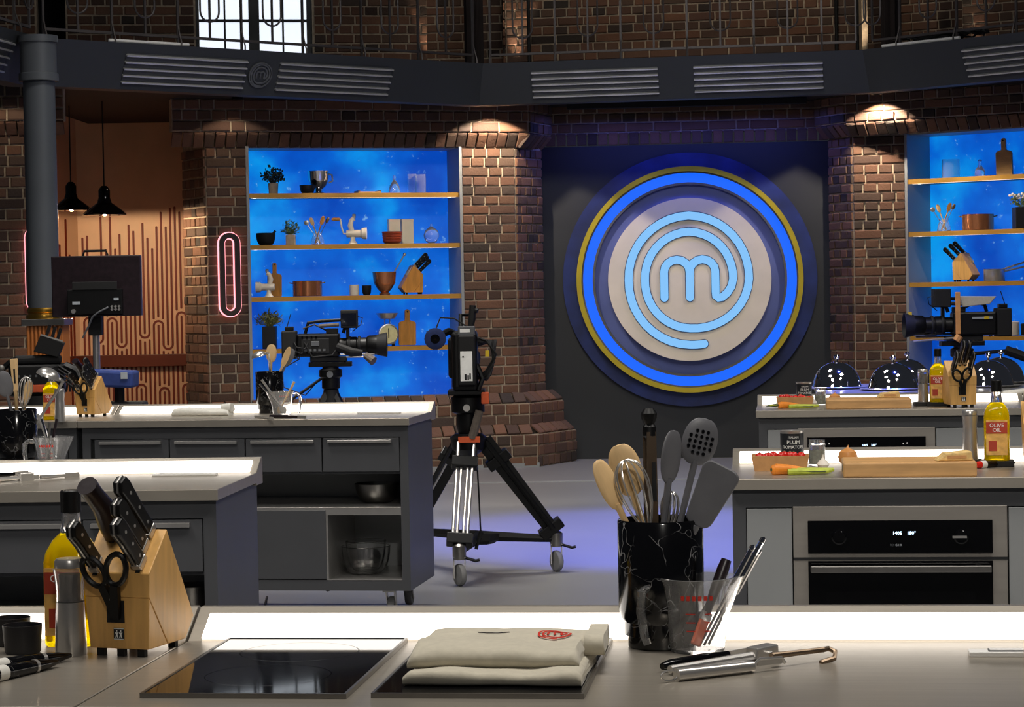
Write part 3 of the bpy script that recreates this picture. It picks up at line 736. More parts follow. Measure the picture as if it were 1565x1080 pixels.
# ---- column on its fluted pedestal
cc = P(67, 450, 15.35); ks = 15.35/F
col = thing('round_column', 'dark grey round column carrying the balcony, on a fluted wooden pedestal', 'column', (cc.x, cc.y, 0))
zc = lambda py: P(67, py, 15.35).z
zb = zc(487); MB().lathe([(24*ks, zb), (24*ks, zc(124)+.02)], 32).build('shaft', 'column_paint', col)
MB().lathe([(26*ks, zc(124)), (30*ks, zc(124)), (30*ks, zc(113)), (27.5*ks, zc(112)), (27.5*ks, zc(66)), (30*ks, zc(65)), (30*ks, zc(55)), (0, zc(55))], 32).build('capital', 'column_paint', col)
MB().lathe([(24*ks, zb), (27*ks, zb), (27.5*ks, zb+.012), (27*ks, zb+.028), (24.5*ks, zb+.03), (24.5*ks, zb+.04), (26*ks, zb+.045), (26*ks, zb+.065), (24*ks, zb+.075)], 32).build('brass_collar', 'brass', col, label='brass collar')
MB().box(-.13, .16, -.13, .16, zb-.045, zb).build('pedestal_cap', 'steel_dark', col, 0, .004)
MB().box(-.1, .13, -.1, .13, 0, zb-.045).build('pedestal_core', 'wood_fluted', col, 0)
fl = MB().prism([(.011*cos(a), .011*sin(a)) for a in [2*pi*k/8 for k in range(8)]], 0, zb-.045, 'z').mesh('flute'); fl.materials.append(M('wood_fluted'))
for k in range(9):
    o = bpy.data.objects.new('flute', fl); COL.objects.link(o); o.parent = col; o.location = (-.09+k*.0262, -.103, 0)
for k in range(9):
    o = bpy.data.objects.new('flute', fl); COL.objects.link(o); o.parent = col; o.location = (.133, -.09+k*.0262, 0)
# ---- pendant lamps
def pendant(px, py, Y, d, label):
    c = P(px, py, Y); r = d/2*Y/F
    p = thing('pendant_lamp', label, 'lamp', c, 0, 'pendant lamps in the copper room')
    MB().lathe([(r, 0), (r, .012), (r*.86, .035), (r*.55, .075), (r*.34, .1), (r*.27, .14), (r*.27, .2), (r*.2, .22), (.02, .235), (0, .235)], 28).build('shade', 'black_gloss', p)
    MB().lathe([(r*.97, .004), (r*.8, .03), (r*.5, .065), (r*.3, .09), (0, .09)], 28).build('shade_lining', 'shade_in', p)
    MB().ball((0, 0, .03), .02, 10).build('bulb', 'bulb', p)
    MB().tube([(0, 0, .23), (0, 0, 3.03-c.z)], .006, 6).build('cord', 'black_matte', p)
    return p
pendant(160, 329, 18.2, 66, 'black pendant lamp hanging lower in front of the copper wall')
pendant(109, 322, 18.6, 62, 'black pendant lamp partly behind the grey column')
for (px, py, Y) in ((160, 329, 18.2), (109, 322, 18.6)):
    q = P(px, py, Y); lamp('pendant_glow', 'POINT', (q.x, q.y, q.z+.004), (0, 0, 0), 150, (1, .76, .5), .012)
# ---- kitchen benches
def bench(name, label, corner, side, rz, style, L=1.53, Dp=.56, detail=True, drawers=4):
    """corner: world point of the front top corner on the given side"""
    u = Vector((cos(rz), sin(rz))); o2 = Vector((corner.x, corner.y))-(u*L if side == 'r' else Vector((0, 0)))
    b = thing(name, label, 'kitchen bench', (o2.x, o2.y, 0), rz, 'kitchen benches')
    E = Dp+.10
    MB().prism([(0, .868), (0, .9), (Dp, .9), (Dp+.082, .943), (E, .943), (E, .86), (Dp, .86), (Dp, .868)], 0, L, 'x').build('worktop', 'steel_top', b, 0, .002)
    sl = math.atan2(.043, .082); c = Vector((Dp, .9))
    d = Vector((cos(sl), sin(sl))); nn = Vector((-sin(sl), cos(sl)))
    p = [c+d*.004+nn*.0005, c+d*.07+nn*.0005, c+d*.07+nn*.004, c+d*.004+nn*.004]
    MB().prism([(q.x, q.y) for q in p], .022, L-.022, 'x').build('light_strip', 'strip_light', b, 0, label='glowing white light strip along the back edge')
    ft = .03; bz = .13
    mb = MB().box(.012, .05, ft, Dp+.06, bz, .868); mb.build('side_panel', 'cabinet', b, 0)
    MB().box(L-.05, L-.012, ft, Dp+.06, bz, .868).build('side_panel', 'cabinet', b, 0)
    MB().box(.05, L-.05, ft, ft+.018, .815, .868).build('top_rail', 'cabinet', b, 0)
    MB().box(.05, L-.05, ft, ft+.02, bz, .178).build('bottom_rail', 'cabinet', b, 0)
    MB().box(.05, L-.05, Dp+.04, Dp+.058, bz, .85).build('back_panel', 'panel_grey', b, 0)
    MB().box(.05, L-.05, ft+.02, Dp+.04, .16, .178).build('bottom_shelf', 'steel', b, 0)
    for x in (.12, L-.12):
        for y in (.1, Dp-.04):
            cst = MB().box(x-.03, x+.03, y-.03, y+.03, bz-.012, bz).build('caster_plate', 'steel', b, 0)
            MB().prism([(y-.012, bz-.012), (y+.025, bz-.012), (y+.05, .03), (y+.03, .03)], x-.022, x-.017, 'x').prism([(y-.012, bz-.012), (y+.025, bz-.012), (y+.05, .03), (y+.03, .03)], x+.017, x+.022, 'x').build('fork', 'steel', cst, 0)
            MB().lathe([(0, -.015), (.042, -.015), (.046, -.008), (.046, .008), (.042, .015), (0, .015)], 18, Matrix.Translation((x, y+.035, .047)) @ Matrix.Rotation(pi/2, 4, 'Y')).build('wheel', 'wheel_grey', cst)
    if style == 'drawers':
        x0, x1 = .068, L-.05; w = (x1-x0)/drawers; z0, z1 = .662, .812
        for k in range(drawers):
            a = x0+k*w
            dr = MB().box(a+.003, a+w-.003, ft-.006, ft+.02, z0, z1).build('drawer', 'cabinet', b, 0, .0015)
            MB().box(a+.028, a+w-.036, ft-.022, ft-.006, z1-.021, z1-.008).build('handle', 'steel', dr, 0, .001)
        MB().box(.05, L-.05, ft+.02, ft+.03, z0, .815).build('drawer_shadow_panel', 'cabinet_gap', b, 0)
        MB().box(.05, L-.05, ft+.02, Dp+.04, z0-.012, z0).build('drawer_base', 'cabinet', b, 0)
        MB().box(.05, L-.05, ft, Dp+.04, .468, .503).build('middle_shelf', 'steel', b, 0, .001)
        for k in range(2):
            a = .055+k*((L-.10-.345)/2); ww = (L-.10-.345)/2
            MB().box(a+.003, a+ww-.003, ft-.004, ft+.016, .182, .49).build('cupboard_door', 'cabinet', b, 0, .0015)
        MB().box(L-.395, L-.385, ft, Dp+.04, .178, .468).build('divider', 'steel', b, 0)
        MB().box(L-.05-.335, L-.05, ft, ft+.012, .172, .182).build('shelf_lip', 'steel', b, 0)
    if style == 'oven':
        a0, a1 = .184, .787
        MB().box(.052, a0-.003, ft-.004, ft+.016, .182, .812).build('cabinet_door', 'panel_grey', b, 0, .0015)
        for k in range(1):
            MB().box(a1+.004, L-.053, ft-.004, ft+.016, .182, .812).build('cabinet_door', 'panel_grey', b, 0, .0015)
        ov = MB().box(a0, a1, ft-.008, ft+.45, .225, .818).build('oven', 'oven_steel', b, 0, .002)
        e = .042
        MB().box(a0+e, a1-e, ft-.016, ft-.008, .684, .778).build('control_panel', 'oven_glass', ov, 0, .001)
        MB().box(a0, a1, ft-.0095, ft-.007, .664, .672).build('door_gap', 'cabinet_gap', ov, 0)
        MB().box(a0+e, a1-e, ft-.016, ft-.008, .24, .662).build('door_glass', 'oven_glass', ov, 0, .001)
        MB().box(a0+e+.006, a1-e-.006, ft-.05, ft-.038, .632, .652).build('door_handle', 'steel_dark', ov, 0, .003)
        for x in (a0+e+.04, a1-e-.04): MB().box(x-.008, x+.008, ft-.04, ft-.016, .636, .648).build('handle_post', 'steel_dark', ov, 0)
        for x in (a0+.13, a1-.13):
            T = Matrix.Translation((x, ft-.016, .731)) @ Matrix.Rotation(pi/2, 4, 'X')
            MB().lathe([(.022, 0), (.022, .004), (.018, .006), (.017, .012), (0, .013)], 24, T).build('knob', 'black_gloss', ov)
        MB().box(a1-.155, a1-.115, ft-.034, ft-.029, .728, .734, None).build('knob_grip', 'steel', ov, 0)
        text_part('1405', .0135, 'clock_digits', 'display', ov, Matrix.Translation((.478, ft-.017, .741)) @ UPRIGHT)
        text_part('180°', .0135, 'temperature_digits', 'display', ov, Matrix.Translation((.518, ft-.017, .741)) @ UPRIGHT)
        text_part('H I G I K', .009, 'symbol_print', 'print_grey', ov, Matrix.Translation((.475, ft-.0165, .707)) @ UPRIGHT)
        MB().box(a0+e+.05, a1-e-.05, ft-.0166, ft-.016, .3, .575).build('viewing_window', 'black_gloss', ov, 0)
        MB().tube([(a0+.1, ft-.019, .285), (a0+.2, ft-.019, .278), (a0+.4, ft-.019, .278), (a0+.5, ft-.019, .285)], .002, 5).build('oven_rack_glint', 'steel', ov)
    return b
rz7 = radians(-7)
FBc = G(287, 979); uF = Vector((cos(rz7), sin(rz7))); dF = Vector((-sin(rz7), cos(rz7)))
fo = Vector((FBc.x, FBc.y))-dF*.575
bench('kitchen_bench', 'steel-topped bench with two black hobs set into it', Vector((fo.x, fo.y, 0)), 'l', rz7, 'plain', 2.6, .575)
fo2 = fo-uF*.004
bench('kitchen_bench', 'steel-topped bench end carrying the knife block with the emblem badge', Vector((fo2.x, fo2.y, 0)), 'r', rz7, 'plain', 1.4, .575)
bench('kitchen_bench', 'grey drawer bench with a marble utensil crock at its far end', G(332.5, 747.5), 'r', radians(-4.5), 'drawers', Dp=.585)
bLF = bench('kitchen_bench', 'grey drawer bench with nested glass bowls in its open shelf', G(625, 638.5), 'r', radians(-9), 'drawers', Dp=.52)
q = bLF.location
bench('kitchen_bench', 'grey drawer bench joined to the one with glass bowls', Vector((q.x-.004, q.y, 0)), 'r', radians(-9), 'drawers', Dp=.52)
bench('kitchen_bench', 'grey oven bench with the larger chopping board and olive oil', G(1112, 732), 'l', radians(-7), 'oven', Dp=.55)
bRF = bench('kitchen_bench', 'grey oven bench in front of the silver cloches', G(1155, 627.5), 'l', radians(-7), 'oven', Dp=.52, L=1.22)
q = bRF.location; uu = Vector((cos(rz7), sin(rz7)))
bench('kitchen_bench', 'grey bench joined to the oven bench before the cloches', Vector((q.x+uu.x*1.224, q.y+uu.y*1.224, 0)), 'l', rz7, 'drawers', Dp=.52)
# ---- hobs let into the front bench
def hob(px0, px1, py, label):
    c0 = G(px0, py, .9); c1 = G(px1, py, .9); w = (c1-c0).to_2d().length
    h = thing('induction_hob', label, 'hob', (c0.x, c0.y, .9002), rz7, 'induction hobs')
    MB().box(0, w, 0, .49, 0, .006).build('glass', 'hob_glass', h, 0, .001)
    MB().box(-.004, w+.004, -.004, 0, 0, .007).box(-.004, 0, 0, .49, 0, .007).box(w, w+.004, 0, .49, 0, .007).box(-.004, w+.004, .49, .494, 0, .007).build('frame', 'steel_dark', h, 0)
    for zc_ in (.15, .36):
        MB().ribbon([(.09*cos(2*pi*k/40), .09*sin(2*pi*k/40)) for k in range(40)], .0012, 0, .0004, closed=True, T=Matrix.Translation((w/2, zc_, .006)) @ Matrix.Rotation(pi/2, 4, 'X') @ Matrix.Rotation(pi, 4, 'X')).build('cooking_zone', 'grey_plastic', h, 0)
    return h
hob(219, 527, 1066, 'bare black glass hob beside the knife block')
hob(572, 889, 1066, 'black glass hob under the folded apron')
# ---- slim pale trim line on the floor at the back
q = G(560, 732, 0)
struct(MB().box(-1.2, 3.2, 17.28, 17.36, 0, .004), 'trim_16', 'panel_grey')
# ================================================================== KITCHEN TOOL BUILDERS
from mathutils import noise
def axis_matrix(a, b, twist=0):
    a, b = Vector(a), Vector(b); z = (b-a).normalized(); y = Vector((0, 1, 0)); y = (y-z*y.dot(z)).normalized(); x = y.cross(z)
    m = Matrix((x, y, z)).transposed().to_4x4()
    return Matrix.Translation(a) @ m @ Matrix.Rotation(twist, 4, 'Z')
def root(name, label, cat, mat, group=None):
    o = bpy.data.objects.new(name, None); COL.objects.link(o); o.empty_display_size = .03; o.matrix_world = mat; return tag(o, label, cat, group)
def sq_lathe(mb, prof, n=28, e=4.0, T=None, sy=1):
    vs = []; fs = []; k = 0
    for r, z, ee in prof:
        for i in range(n):
            a = 2*pi*i/n; c, s_ = cos(a), sin(a); q = (abs(c)**ee+abs(s_)**ee)**(-1/ee); vs.append((r*q*c, sy*r*q*s_, z))
    m = len(prof)
    for j in range(m-1):
        for i in range(n): fs.append((j*n+i, j*n+(i+1) % n, (j+1)*n+(i+1) % n, (j+1)*n+i))
    fs += [tuple(range(n-1, -1, -1)), tuple(range((m-1)*n, m*n))]
    return mb.add(vs, fs, T)
def spoon(base, tip, label, mat='wood_spoon', hw=.03, hl=.075, rr=.006, twist=0, group=None, slots=0, name='wooden_spoon', cat='spoon'):
    L = (Vector(tip)-Vector(base)).length; o = root(name, label, cat, axis_matrix(base, tip, twist), group)
    MB().tube([(0, 0, 0), (0, 0, L*.5), (0, 0, L-hl*.9)], [rr, rr*.85, rr*.9], 10).build('handle', mat, o)
    k = 12; pr = [(hw/2*max(0, sin(pi*i/k))**.75, L-hl+hl*(1-cos(pi*i/k))/2) for i in range(k+1)]; pr[0] = (0, L-hl); pr[-1] = (0, L)
    h = MB().lathe(pr, 20, None, 1, .22).build('head', mat, o)
    if slots:
        mb = MB()
        for i in range(-2, 3):
            for j in range(-2, 3):
                if abs(i)+abs(j) < 4: mb.prism([(i*.0085+.0026*cos(a), L-hl*.5+j*.0085+.0026*sin(a)) for a in [2*pi*q/8 for q in range(8)]], -.0085, -.0045, 'y')
        mb.build('drain_holes', 'black_gloss', h, 0)
    return o
def whisk(base, tip, label, hl=.13, w=.062, mat='steel', group=None, twist=0, hmat='steel'):
    L = (Vector(tip)-Vector(base)).length; o = root('whisk', label, 'whisk', axis_matrix(base, tip, twist), group)
    MB().tube([(0, 0, 0), (0, 0, L-hl)], .0065, 10).build('handle', hmat, o)
    mb = MB()
    for k in range(6):
        a = pi*k/6; pts = []
        for j in range(21):
            t = -1+2*j/20; r = w/2*(1-abs(t)**2.6) if False else w/2*cos(t*pi/2)
            zz = L-hl+hl*(1-abs(t)**2.2) if True else 0
            rr = w/2*sin(pi*min(1, abs(t)))*.2+w/2*(abs(t)*(1-abs(t)**3)*1.55)
            pts.append((math.copysign(rr, t)*cos(a), math.copysign(rr, t)*sin(a), zz))
        mb.tube(pts, .0011, 5)
    mb.build('wires', mat, o); return o
def tongs(base, tip, label, group=None, twist=0):
    L = (Vector(tip)-Vector(base)).length; o = root('tongs', label, 'tongs', axis_matrix(base, tip, twist), group)
    for s_ in (-1, 1):
        MB().prism([(s_*.008-.006, 0), (s_*.008+.006, 0), (s_*.003+.010, L*.55), (s_*.002+.008, L-.02), (s_*.002-.008, L-.02), (s_*.003-.010, L*.55)], s_*.009-.001, s_*.009+.001, 'y').build('arm', 'bronze_metal', o, 0)
    MB().lathe([(.006, L-.03), (.011, L-.026), (.011, L-.012), (.008, L-.008), (.012, L), (.013, L+.008), (.008, L+.016), (0, L+.017)], 16).build('pivot_cap', 'black_plastic', o)
    MB().prism([(-.004, L*.62), (.004, L*.62), (.003, L*.8), (-.003, L*.8)], -.0115, -.0105, 'y').build('grip_slot', 'black_matte', o, 0)
    return o
def turner(base, tip, label, w=.075, h=.1, tilt=0, group=None, twist=0):
    L = (Vector(tip)-Vector(base)).length; o = root('turner', label, 'turner', axis_matrix(base, tip, twist), group)
    MB().tube([(0, 0, 0), (0, 0, L-h)], [.006, .007], 10).build('handle', 'grey_nylon', o)
    p = []
    for (cx, cz, a0) in ((w/2-.014, L-.014, 0), (-w/2+.014, L-.014, 90), (-w*.36+.014, L-h+.014, 180), (w*.36-.014, L-h+.014, 270)):
        for k in range(5): a = radians(a0+k*22.5); p.append((cx+.014*cos(a), cz+.014*sin(a)))
    MB().prism(p, -.003, .003, 'y').build('blade', 'grey_nylon', o, 0, .002)
    return o
def ladle(base, tip, label, r=.042, group=None, twist=0):
    L = (Vector(tip)-Vector(base)).length; o = root('ladle', label, 'ladle', axis_matrix(base, tip, twist), group)
    MB().tube([(0, 0, 0), (0, 0, L*.9), (0, -.01, L), (-.012, -.02, L+.004)], [.005, .005, .006, .005], 8).build('handle', 'steel', o)
    k = 8; pr = [(r*cos(pi/2*i/k), r*.75*sin(pi/2*i/k)) for i in range(k+1)]; pr[-1] = (0, r*.75)
    pi_ = [(max(0, a-.002), b-.002) for a, b in reversed(pr)]; pi_[0] = (0, r*.75-.002)
    T = Matrix.Translation((-r-.008, -.02, L-.012)) @ Matrix.Rotation(radians(-12), 4, 'Y')
    MB().lathe(pr+pi_[:-1]+[(r-.002, 0)], 24, T).build('bowl', 'steel', o); return o
def crock(c, label, s=1, group='marble utensil crocks'):
    o = thing('utensil_crock', label, 'utensil crock', c, 0, group, s)
    MB().lathe([(.050, 0), (.052, .002), (.052, .03), (.0545, .036), (.0625, .046), (.0655, .06), (.0655, .193), (.0635, .196), (.0575, .195), (.0575, .02), (0, .02)], 48).build('body', 'marble', o)
    return o
def jug(c, label, s=1, rz=0, group='glass measuring jugs'):
    o = thing('measuring_jug', label, 'measuring jug', c, rz, group, s)
    n = 40; prof = [(.040, .0), (.0415, .004), (.046, .05), (.0525, .1), (.0575, .112), (.0555, .1125), (.050, .1), (.0435, .05), (.039, .006)]
    vs = []; fs = []
    for r, z in prof:
        for i in range(n):
            a = 2*pi*i/n; d = max(0, cos(a))**14*(.016 if z > .095 else (.004 if z > .06 else 0)); vs.append(((r+d)*cos(a), (r+d)*sin(a), z))
    m = len(prof)
    for j in range(m-1):
        for i in range(n): fs.append((j*n+i, j*n+(i+1) % n, (j+1)*n+(i+1) % n, (j+1)*n+i))
    fs += [tuple(range(n-1, -1, -1)), tuple(range((m-1)*n, m*n))]
    MB().add(vs, fs).build('body', 'glass', o)
    MB().tube([(-.05, 0, .097), (-.07, 0, .1), (-.083, 0, .09), (-.085, 0, .06), (-.08, 0, .025), (-.076, 0, .012)], [.007, .0075, .008, .0075, .007, .006], 10).build('handle', 'glass', o)
    mb = MB()
    def curved(a0, a1, z, h):
        k = 6
        for i in range(k):
            p = [(-pi/2+a0+(a1-a0)*(i+q)/k) for q in (0, 1)]; r = .0465+.0065*(z-.05)/.05+.0008
            mb.add([(r*cos(p[0]), r*sin(p[0]), z), (r*cos(p[1]), r*sin(p[1]), z), (r*cos(p[1]), r*sin(p[1]), z+h), (r*cos(p[0]), r*sin(p[0]), z+h)], [(0, 1, 2, 3)])
    for k in range(6): curved(-.62+k*.17, -.62+k*.17+.1, .082, .007)
    for z in (.035, .048, .061): curved(.1, .3, z, .0015); curved(-.5, -.2, z, .0015)
    mb.build('red_print', 'red_print', o, 0); return o
def bottle(c, label, s=1, rz=0, neck=True, stand=False, group='olive oil bottles'):
    o = thing('oil_bottle', label, 'bottle', c, rz, group, s)
    z0 = .0
    if stand: MB().box(-.05, .05, -.045, .045, 0, .018).build('base_tray', 'black_matte', o, 0, .003); z0 = .018
    b = MB(); sq_lathe(b, [(.036, z0, 5), (.038, z0+.004, 5), (.038, z0+.13, 5), (.036, z0+.145, 4), (.028, z0+.162, 3), (.0175, z0+.174, 2.2)]); b.build('oil_body', 'oil', o)
    MB().lathe([(.0172, z0+.174), (.0145, z0+.2), (.0145, z0+.213), (.0125, z0+.213), (.0125, z0+.19), (.015, z0+.174)], 20).build('neck', 'glass', o)
    MB().lathe([(.016, z0+.205), (.016, z0+.238), (.014, z0+.24), (0, z0+.24)], 20).build('cap', 'black_plastic', o)
    lb = MB().box(-.031, .031, -.0395, -.0382, z0+.018, z0+.122).build('label', 'label_tan', o, 0)
    MB().box(-.031, .031, -.0402, -.0394, z0+.082, z0+.116).build('label_band', 'label_red', lb, 0)
    MB().box(-.024, .0, -.0402, -.0394, z0+.03, z0+.06).build('label_picture', 'label_red', lb, 0)
    if neck:
        for k, t in enumerate(('OLIVE', 'OIL')):
            text_part(t, .016, 'label_lettering', 'print_white', lb, Matrix.Translation((0, -.0406, z0+.106-k*.014)) @ UPRIGHT)
    return o
def pepper_mill(c, label, s=1, window=True, stand=False):
    o = thing('pepper_mill', label, 'pepper mill', c, 0, 'pepper mills', s)
    z0 = 0
    if stand: MB().box(-.04, .04, -.035, .035, 0, .018).build('base_tray', 'black_matte', o, 0, .003); z0 = .018
    MB().lathe([(.024, z0), (.0245, z0+.004), (.0225, z0+.06), (.0215, z0+.082), (0, z0+.082)], 28).build('steel_base', 'steel', o)
    if window:
        MB().lathe([(.0215, z0+.082), (.0215, z0+.1), (.024, z0+.125), (.0255, z0+.134), (.0235, z0+.134), (.0195, z0+.11), (.019, z0+.084)], 28).build('clear_sleeve', 'glass', o)
        MB().lathe([(.0165, z0+.083), (.0165, z0+.125), (0, z0+.125)], 20).build('peppercorns', 'peppercorn', o)
    else:
        MB().lathe([(.0215, z0+.082), (.0205, z0+.1), (.0235, z0+.128), (.0235, z0+.134), (0, z0+.134)], 28).build('steel_sleeve', 'steel', o)
    MB().lathe([(.0225, z0+.135), (.0225, z0+.145), (.02, z0+.149), (0, z0+.15)], 28).build('cap', 'steel', o)
    return o
def knife(mat, label, L=.125, steel_butt=False, group='knives in the blocks', fat=False):
    o = root('kitchen_knife', label, 'knife', mat, group)
    if fat:
        MB().tube([(0, 0, 0), (0, .004, .025), (0, .01, .06), (0, .006, .09), (0, .004, .115)], [.017, .0185, .017, .0155, .0165], 12).build('handle', 'dark_brown_black', o)
        MB().box(-.001, .001, -.01, .01, -.06, 0).build('blade', 'steel', o, 0); return o
    prof = [(-.012, .012), (.012, .012), (.0115, L*.5), (.014, L*.85), (.011, L-.004), (-.006, L), (-.016, L-.012), (-.0125, L*.6)]
    for s_ in (-1, 1): MB().prism(prof, s_*.0012, s_*.0085, 'x').build('handle_scale', 'black_plastic', o, 0, .003)
    MB().prism([(a*1.07, b+.0006) for a, b in prof], -.0013, .0013, 'x').build('tang', 'steel', o, 0)
    MB().box(-.0085, .0085, -.0125, .0125, 0, .012).build('bolster', 'steel', o, 0, .002)
    for k in range(3):
        z = L*(.22+.27*k); T = Matrix.Translation((0, .0, z)) @ Matrix.Rotation(pi/2, 4, 'Y')
        MB().lathe([(0, -.0091), (.0028, -.0091), (.0028, .0091), (0, .0091)], 10, T).build('rivet', 'steel', o)
    if steel_butt: MB().prism([(.011, L-.004), (-.006, L), (-.016, L-.012), (-.0135, L-.014), (-.006, L-.003), (.009, L-.007)], -.0088, .0088, 'x').build('butt_cap', 'steel', o, 0)
    MB().prism([(-.012, 0), (.012, 0), (.008, -.08), (-.004, -.08)], -.001, .001, 'x').build('blade', 'steel', o, 0)
    return o
def scissors(mat, label):
    o = root('kitchen_scissors', label, 'scissors', mat, 'scissors in the blocks')
    def loop(cx, cz, ax, az, rot):
        pts = []
        for k in range(20):
            a = 2*pi*k/20; x, z = ax*cos(a), az*sin(a); pts.append((cx+x*cos(rot)-z*sin(rot), 0, cz+x*sin(rot)+z*cos(rot)))
        return pts
    MB().tube(loop(-.022, .055, .0165, .025, .5), .0046, 8, True).prism([(-.016, .03), (-.004, .035), (.012, -.01), (-.002, -.012)], -.005, .005, 'y').build('left_handle', 'black_plastic', o)
    MB().tube(loop(.017, .06, .0165, .026, -.35), .0046, 8, True).prism([(.005, .036), (.018, .034), (.012, -.02), (-.003, -.018)], -.006, .004, 'y').build('right_handle', 'black_plastic', o)
    MB().lathe([(0, -.007), (.003, -.007), (.003, .005), (0, .005)], 10, Matrix.Translation((.003, 0, .012)) @ Matrix.Rotation(pi/2, 4, 'X')).build('pivot_screw', 'steel', o)
    MB().box(-.006, .012, .008, .011, -.03, -.0).build('blades', 'steel', o, 0); return o
def knife_block(c, rz, label, s=1, where='', knives=((.036, .2, .105, 0), (.03, .55, .115, 0), (.03, .9, .13, 0), (-.036, .12, .105, 0), (-.03, .85, .13, 1)), sc=True, wood='wood_block', badge=True, detail=True):
    o = thing('knife_block', label, 'knife block', c, rz, 'wooden knife blocks', s)
    f = .012; W0, W1 = .050, .056
    def side(poly, x0, x1): return [(x0, p[0], p[1]) for p in poly]
    def taper(poly, name, mt):
        mb = MB(); n = len(poly)
        def hw(z): return W0+(W1-W0)*min(1, z/.13)
        vs = [(-hw(z)-.006*(z/.13), y, z) for y, z in poly]+[(hw(z)-.002*(z/.13), y, z) for y, z in poly]
        mb.add(vs, [tuple(range(n)), tuple(range(2*n-1, n-1, -1))]+[(i, i+n, (i+1) % n+n, (i+1) % n) for i in range(n)])
        return mb.build(name, mt, o, 0, .0015)
    main = taper([(0, .08+f), (0, .128), (.06, .19), (.145, .045), (.118, f), (.062, f)], 'slotted_body', wood)
    taper([(0, f), (0, .079+f), (.0605, f)], 'front_wedge', wood)
    MB().box(-.02, .01, -.0015, .001, .052, .086).build('scissor_slot', 'black_matte', o, 0)
    for (x, y) in ((-.035, .008), (0, .008), (.035, .008), (-.035, .105), (.035, .105)):
        MB().box(x-.006, x+.006, y-.005, y+.005, 0, f).build('foot', 'rubber', o, 0)
    if badge:
        bd = MB().box(-.009, .009, -.0012, 0, .026, .044).build('badge', 'can_black', o, 0)
        mb = MB().box(-.0085, .0085, -.0016, -.0012, .0265, .0275).box(-.0085, .0085, -.0016, -.0012, .0425, .0435)
        for s_ in (-1, 1):
            x = s_*.0034
            mb.box(x-.001, x+.001, -.0018, -.0012, .0385, .0405).prism([(x-.003, .037), (x+.003, .037), (x+.0012, .034), (x+.0026, .0285), (x+.0012, .0285), (x, .032), (x-.0012, .0285), (x-.0026, .0285), (x-.0012, .034)], -.0018, -.0012, 'y')
        mb.build('badge_figures', 'print_white', bd, 0)
    Mo = Matrix.Translation(c) @ Matrix.Rotation(rz, 4, 'Z') @ Matrix.Scale(s, 4)
    d = Vector((0, .06, .062)).normalized(); nn = Vector((0, -d.z, d.y))
    R = Matrix((Vector((1, 0, 0)), d, nn)).transposed().to_4x4()
    nm = ('with the shortest handle', 'of middle size', 'with the longest handle', 'at the front corner', 'with a thick dark bent handle')
    for k, (x, v, L, fat) in enumerate(knives):
        p = Vector((x-.003, 0, .128))+Vector((0, .06, .062))*v+nn*.0005
        MB().box(x-.004-.003, x+.004-.003, -.016, .016, -.0004, .0006, Matrix.Translation(Vector((0, 0, .128))+Vector((0, .06, .062))*v) @ R).build('slot', 'black_matte', o, 0)
        knife(Mo @ Matrix.Translation(p) @ R, 'black riveted knife %s %s' % (nm[k], where) if not fat else 'dark honing steel handle standing in the knife block %s' % where.replace('in the block ', ''), L, fat=bool(fat))
    if sc: scissors(Mo @ Matrix.Translation((-.008, -.0065, .078)) @ Matrix.Rotation(radians(14), 4, 'X'), 'black handled scissors hanging on the front of the block %s' % where.replace('in the block ', ''))
    return o
def pot(c, label, r, h, mat='copper', handles=True, name='copper_pot', cat='pot', rz=0, group='copper pots'):
    o = thing(name, label, cat, c, rz, group)
    MB().lathe([(r*.97, 0), (r, .004), (r, h), (r*1.02, h+.002), (r*.97, h+.001), (r*.96, .006), (0, .006)], 32).build('body', mat, o)
    if handles:
        for s_ in (-1, 1):
            MB().tube([(s_*r, -r*.25, h*.86), (s_*(r+.022), -r*.2, h*.9), (s_*(r+.022), r*.2, h*.9), (s_*r, r*.25, h*.86)], .0045, 8).build('handle', 'brass', o)
    return o
def bowl(c, label, r, h, mat, name='mixing_bowl', cat='bowl', group=None, foot=.5, t=.003):
    o = thing(name, label, cat, c, 0, group); k = 8
    out = [(r*(foot+(1-foot)*sin(pi/2*i/k)), h*(1-cos(pi/2*i/k))) for i in range(k+1)]
    inn = [(max(0, a-t), b+t*.6) for a, b in reversed(out)]
    MB().lathe(out+[(r+.002, h+.001)]+inn[0:-1]+[(r*foot*.9, t), (0, t)], 36).build('body', mat, o); return o
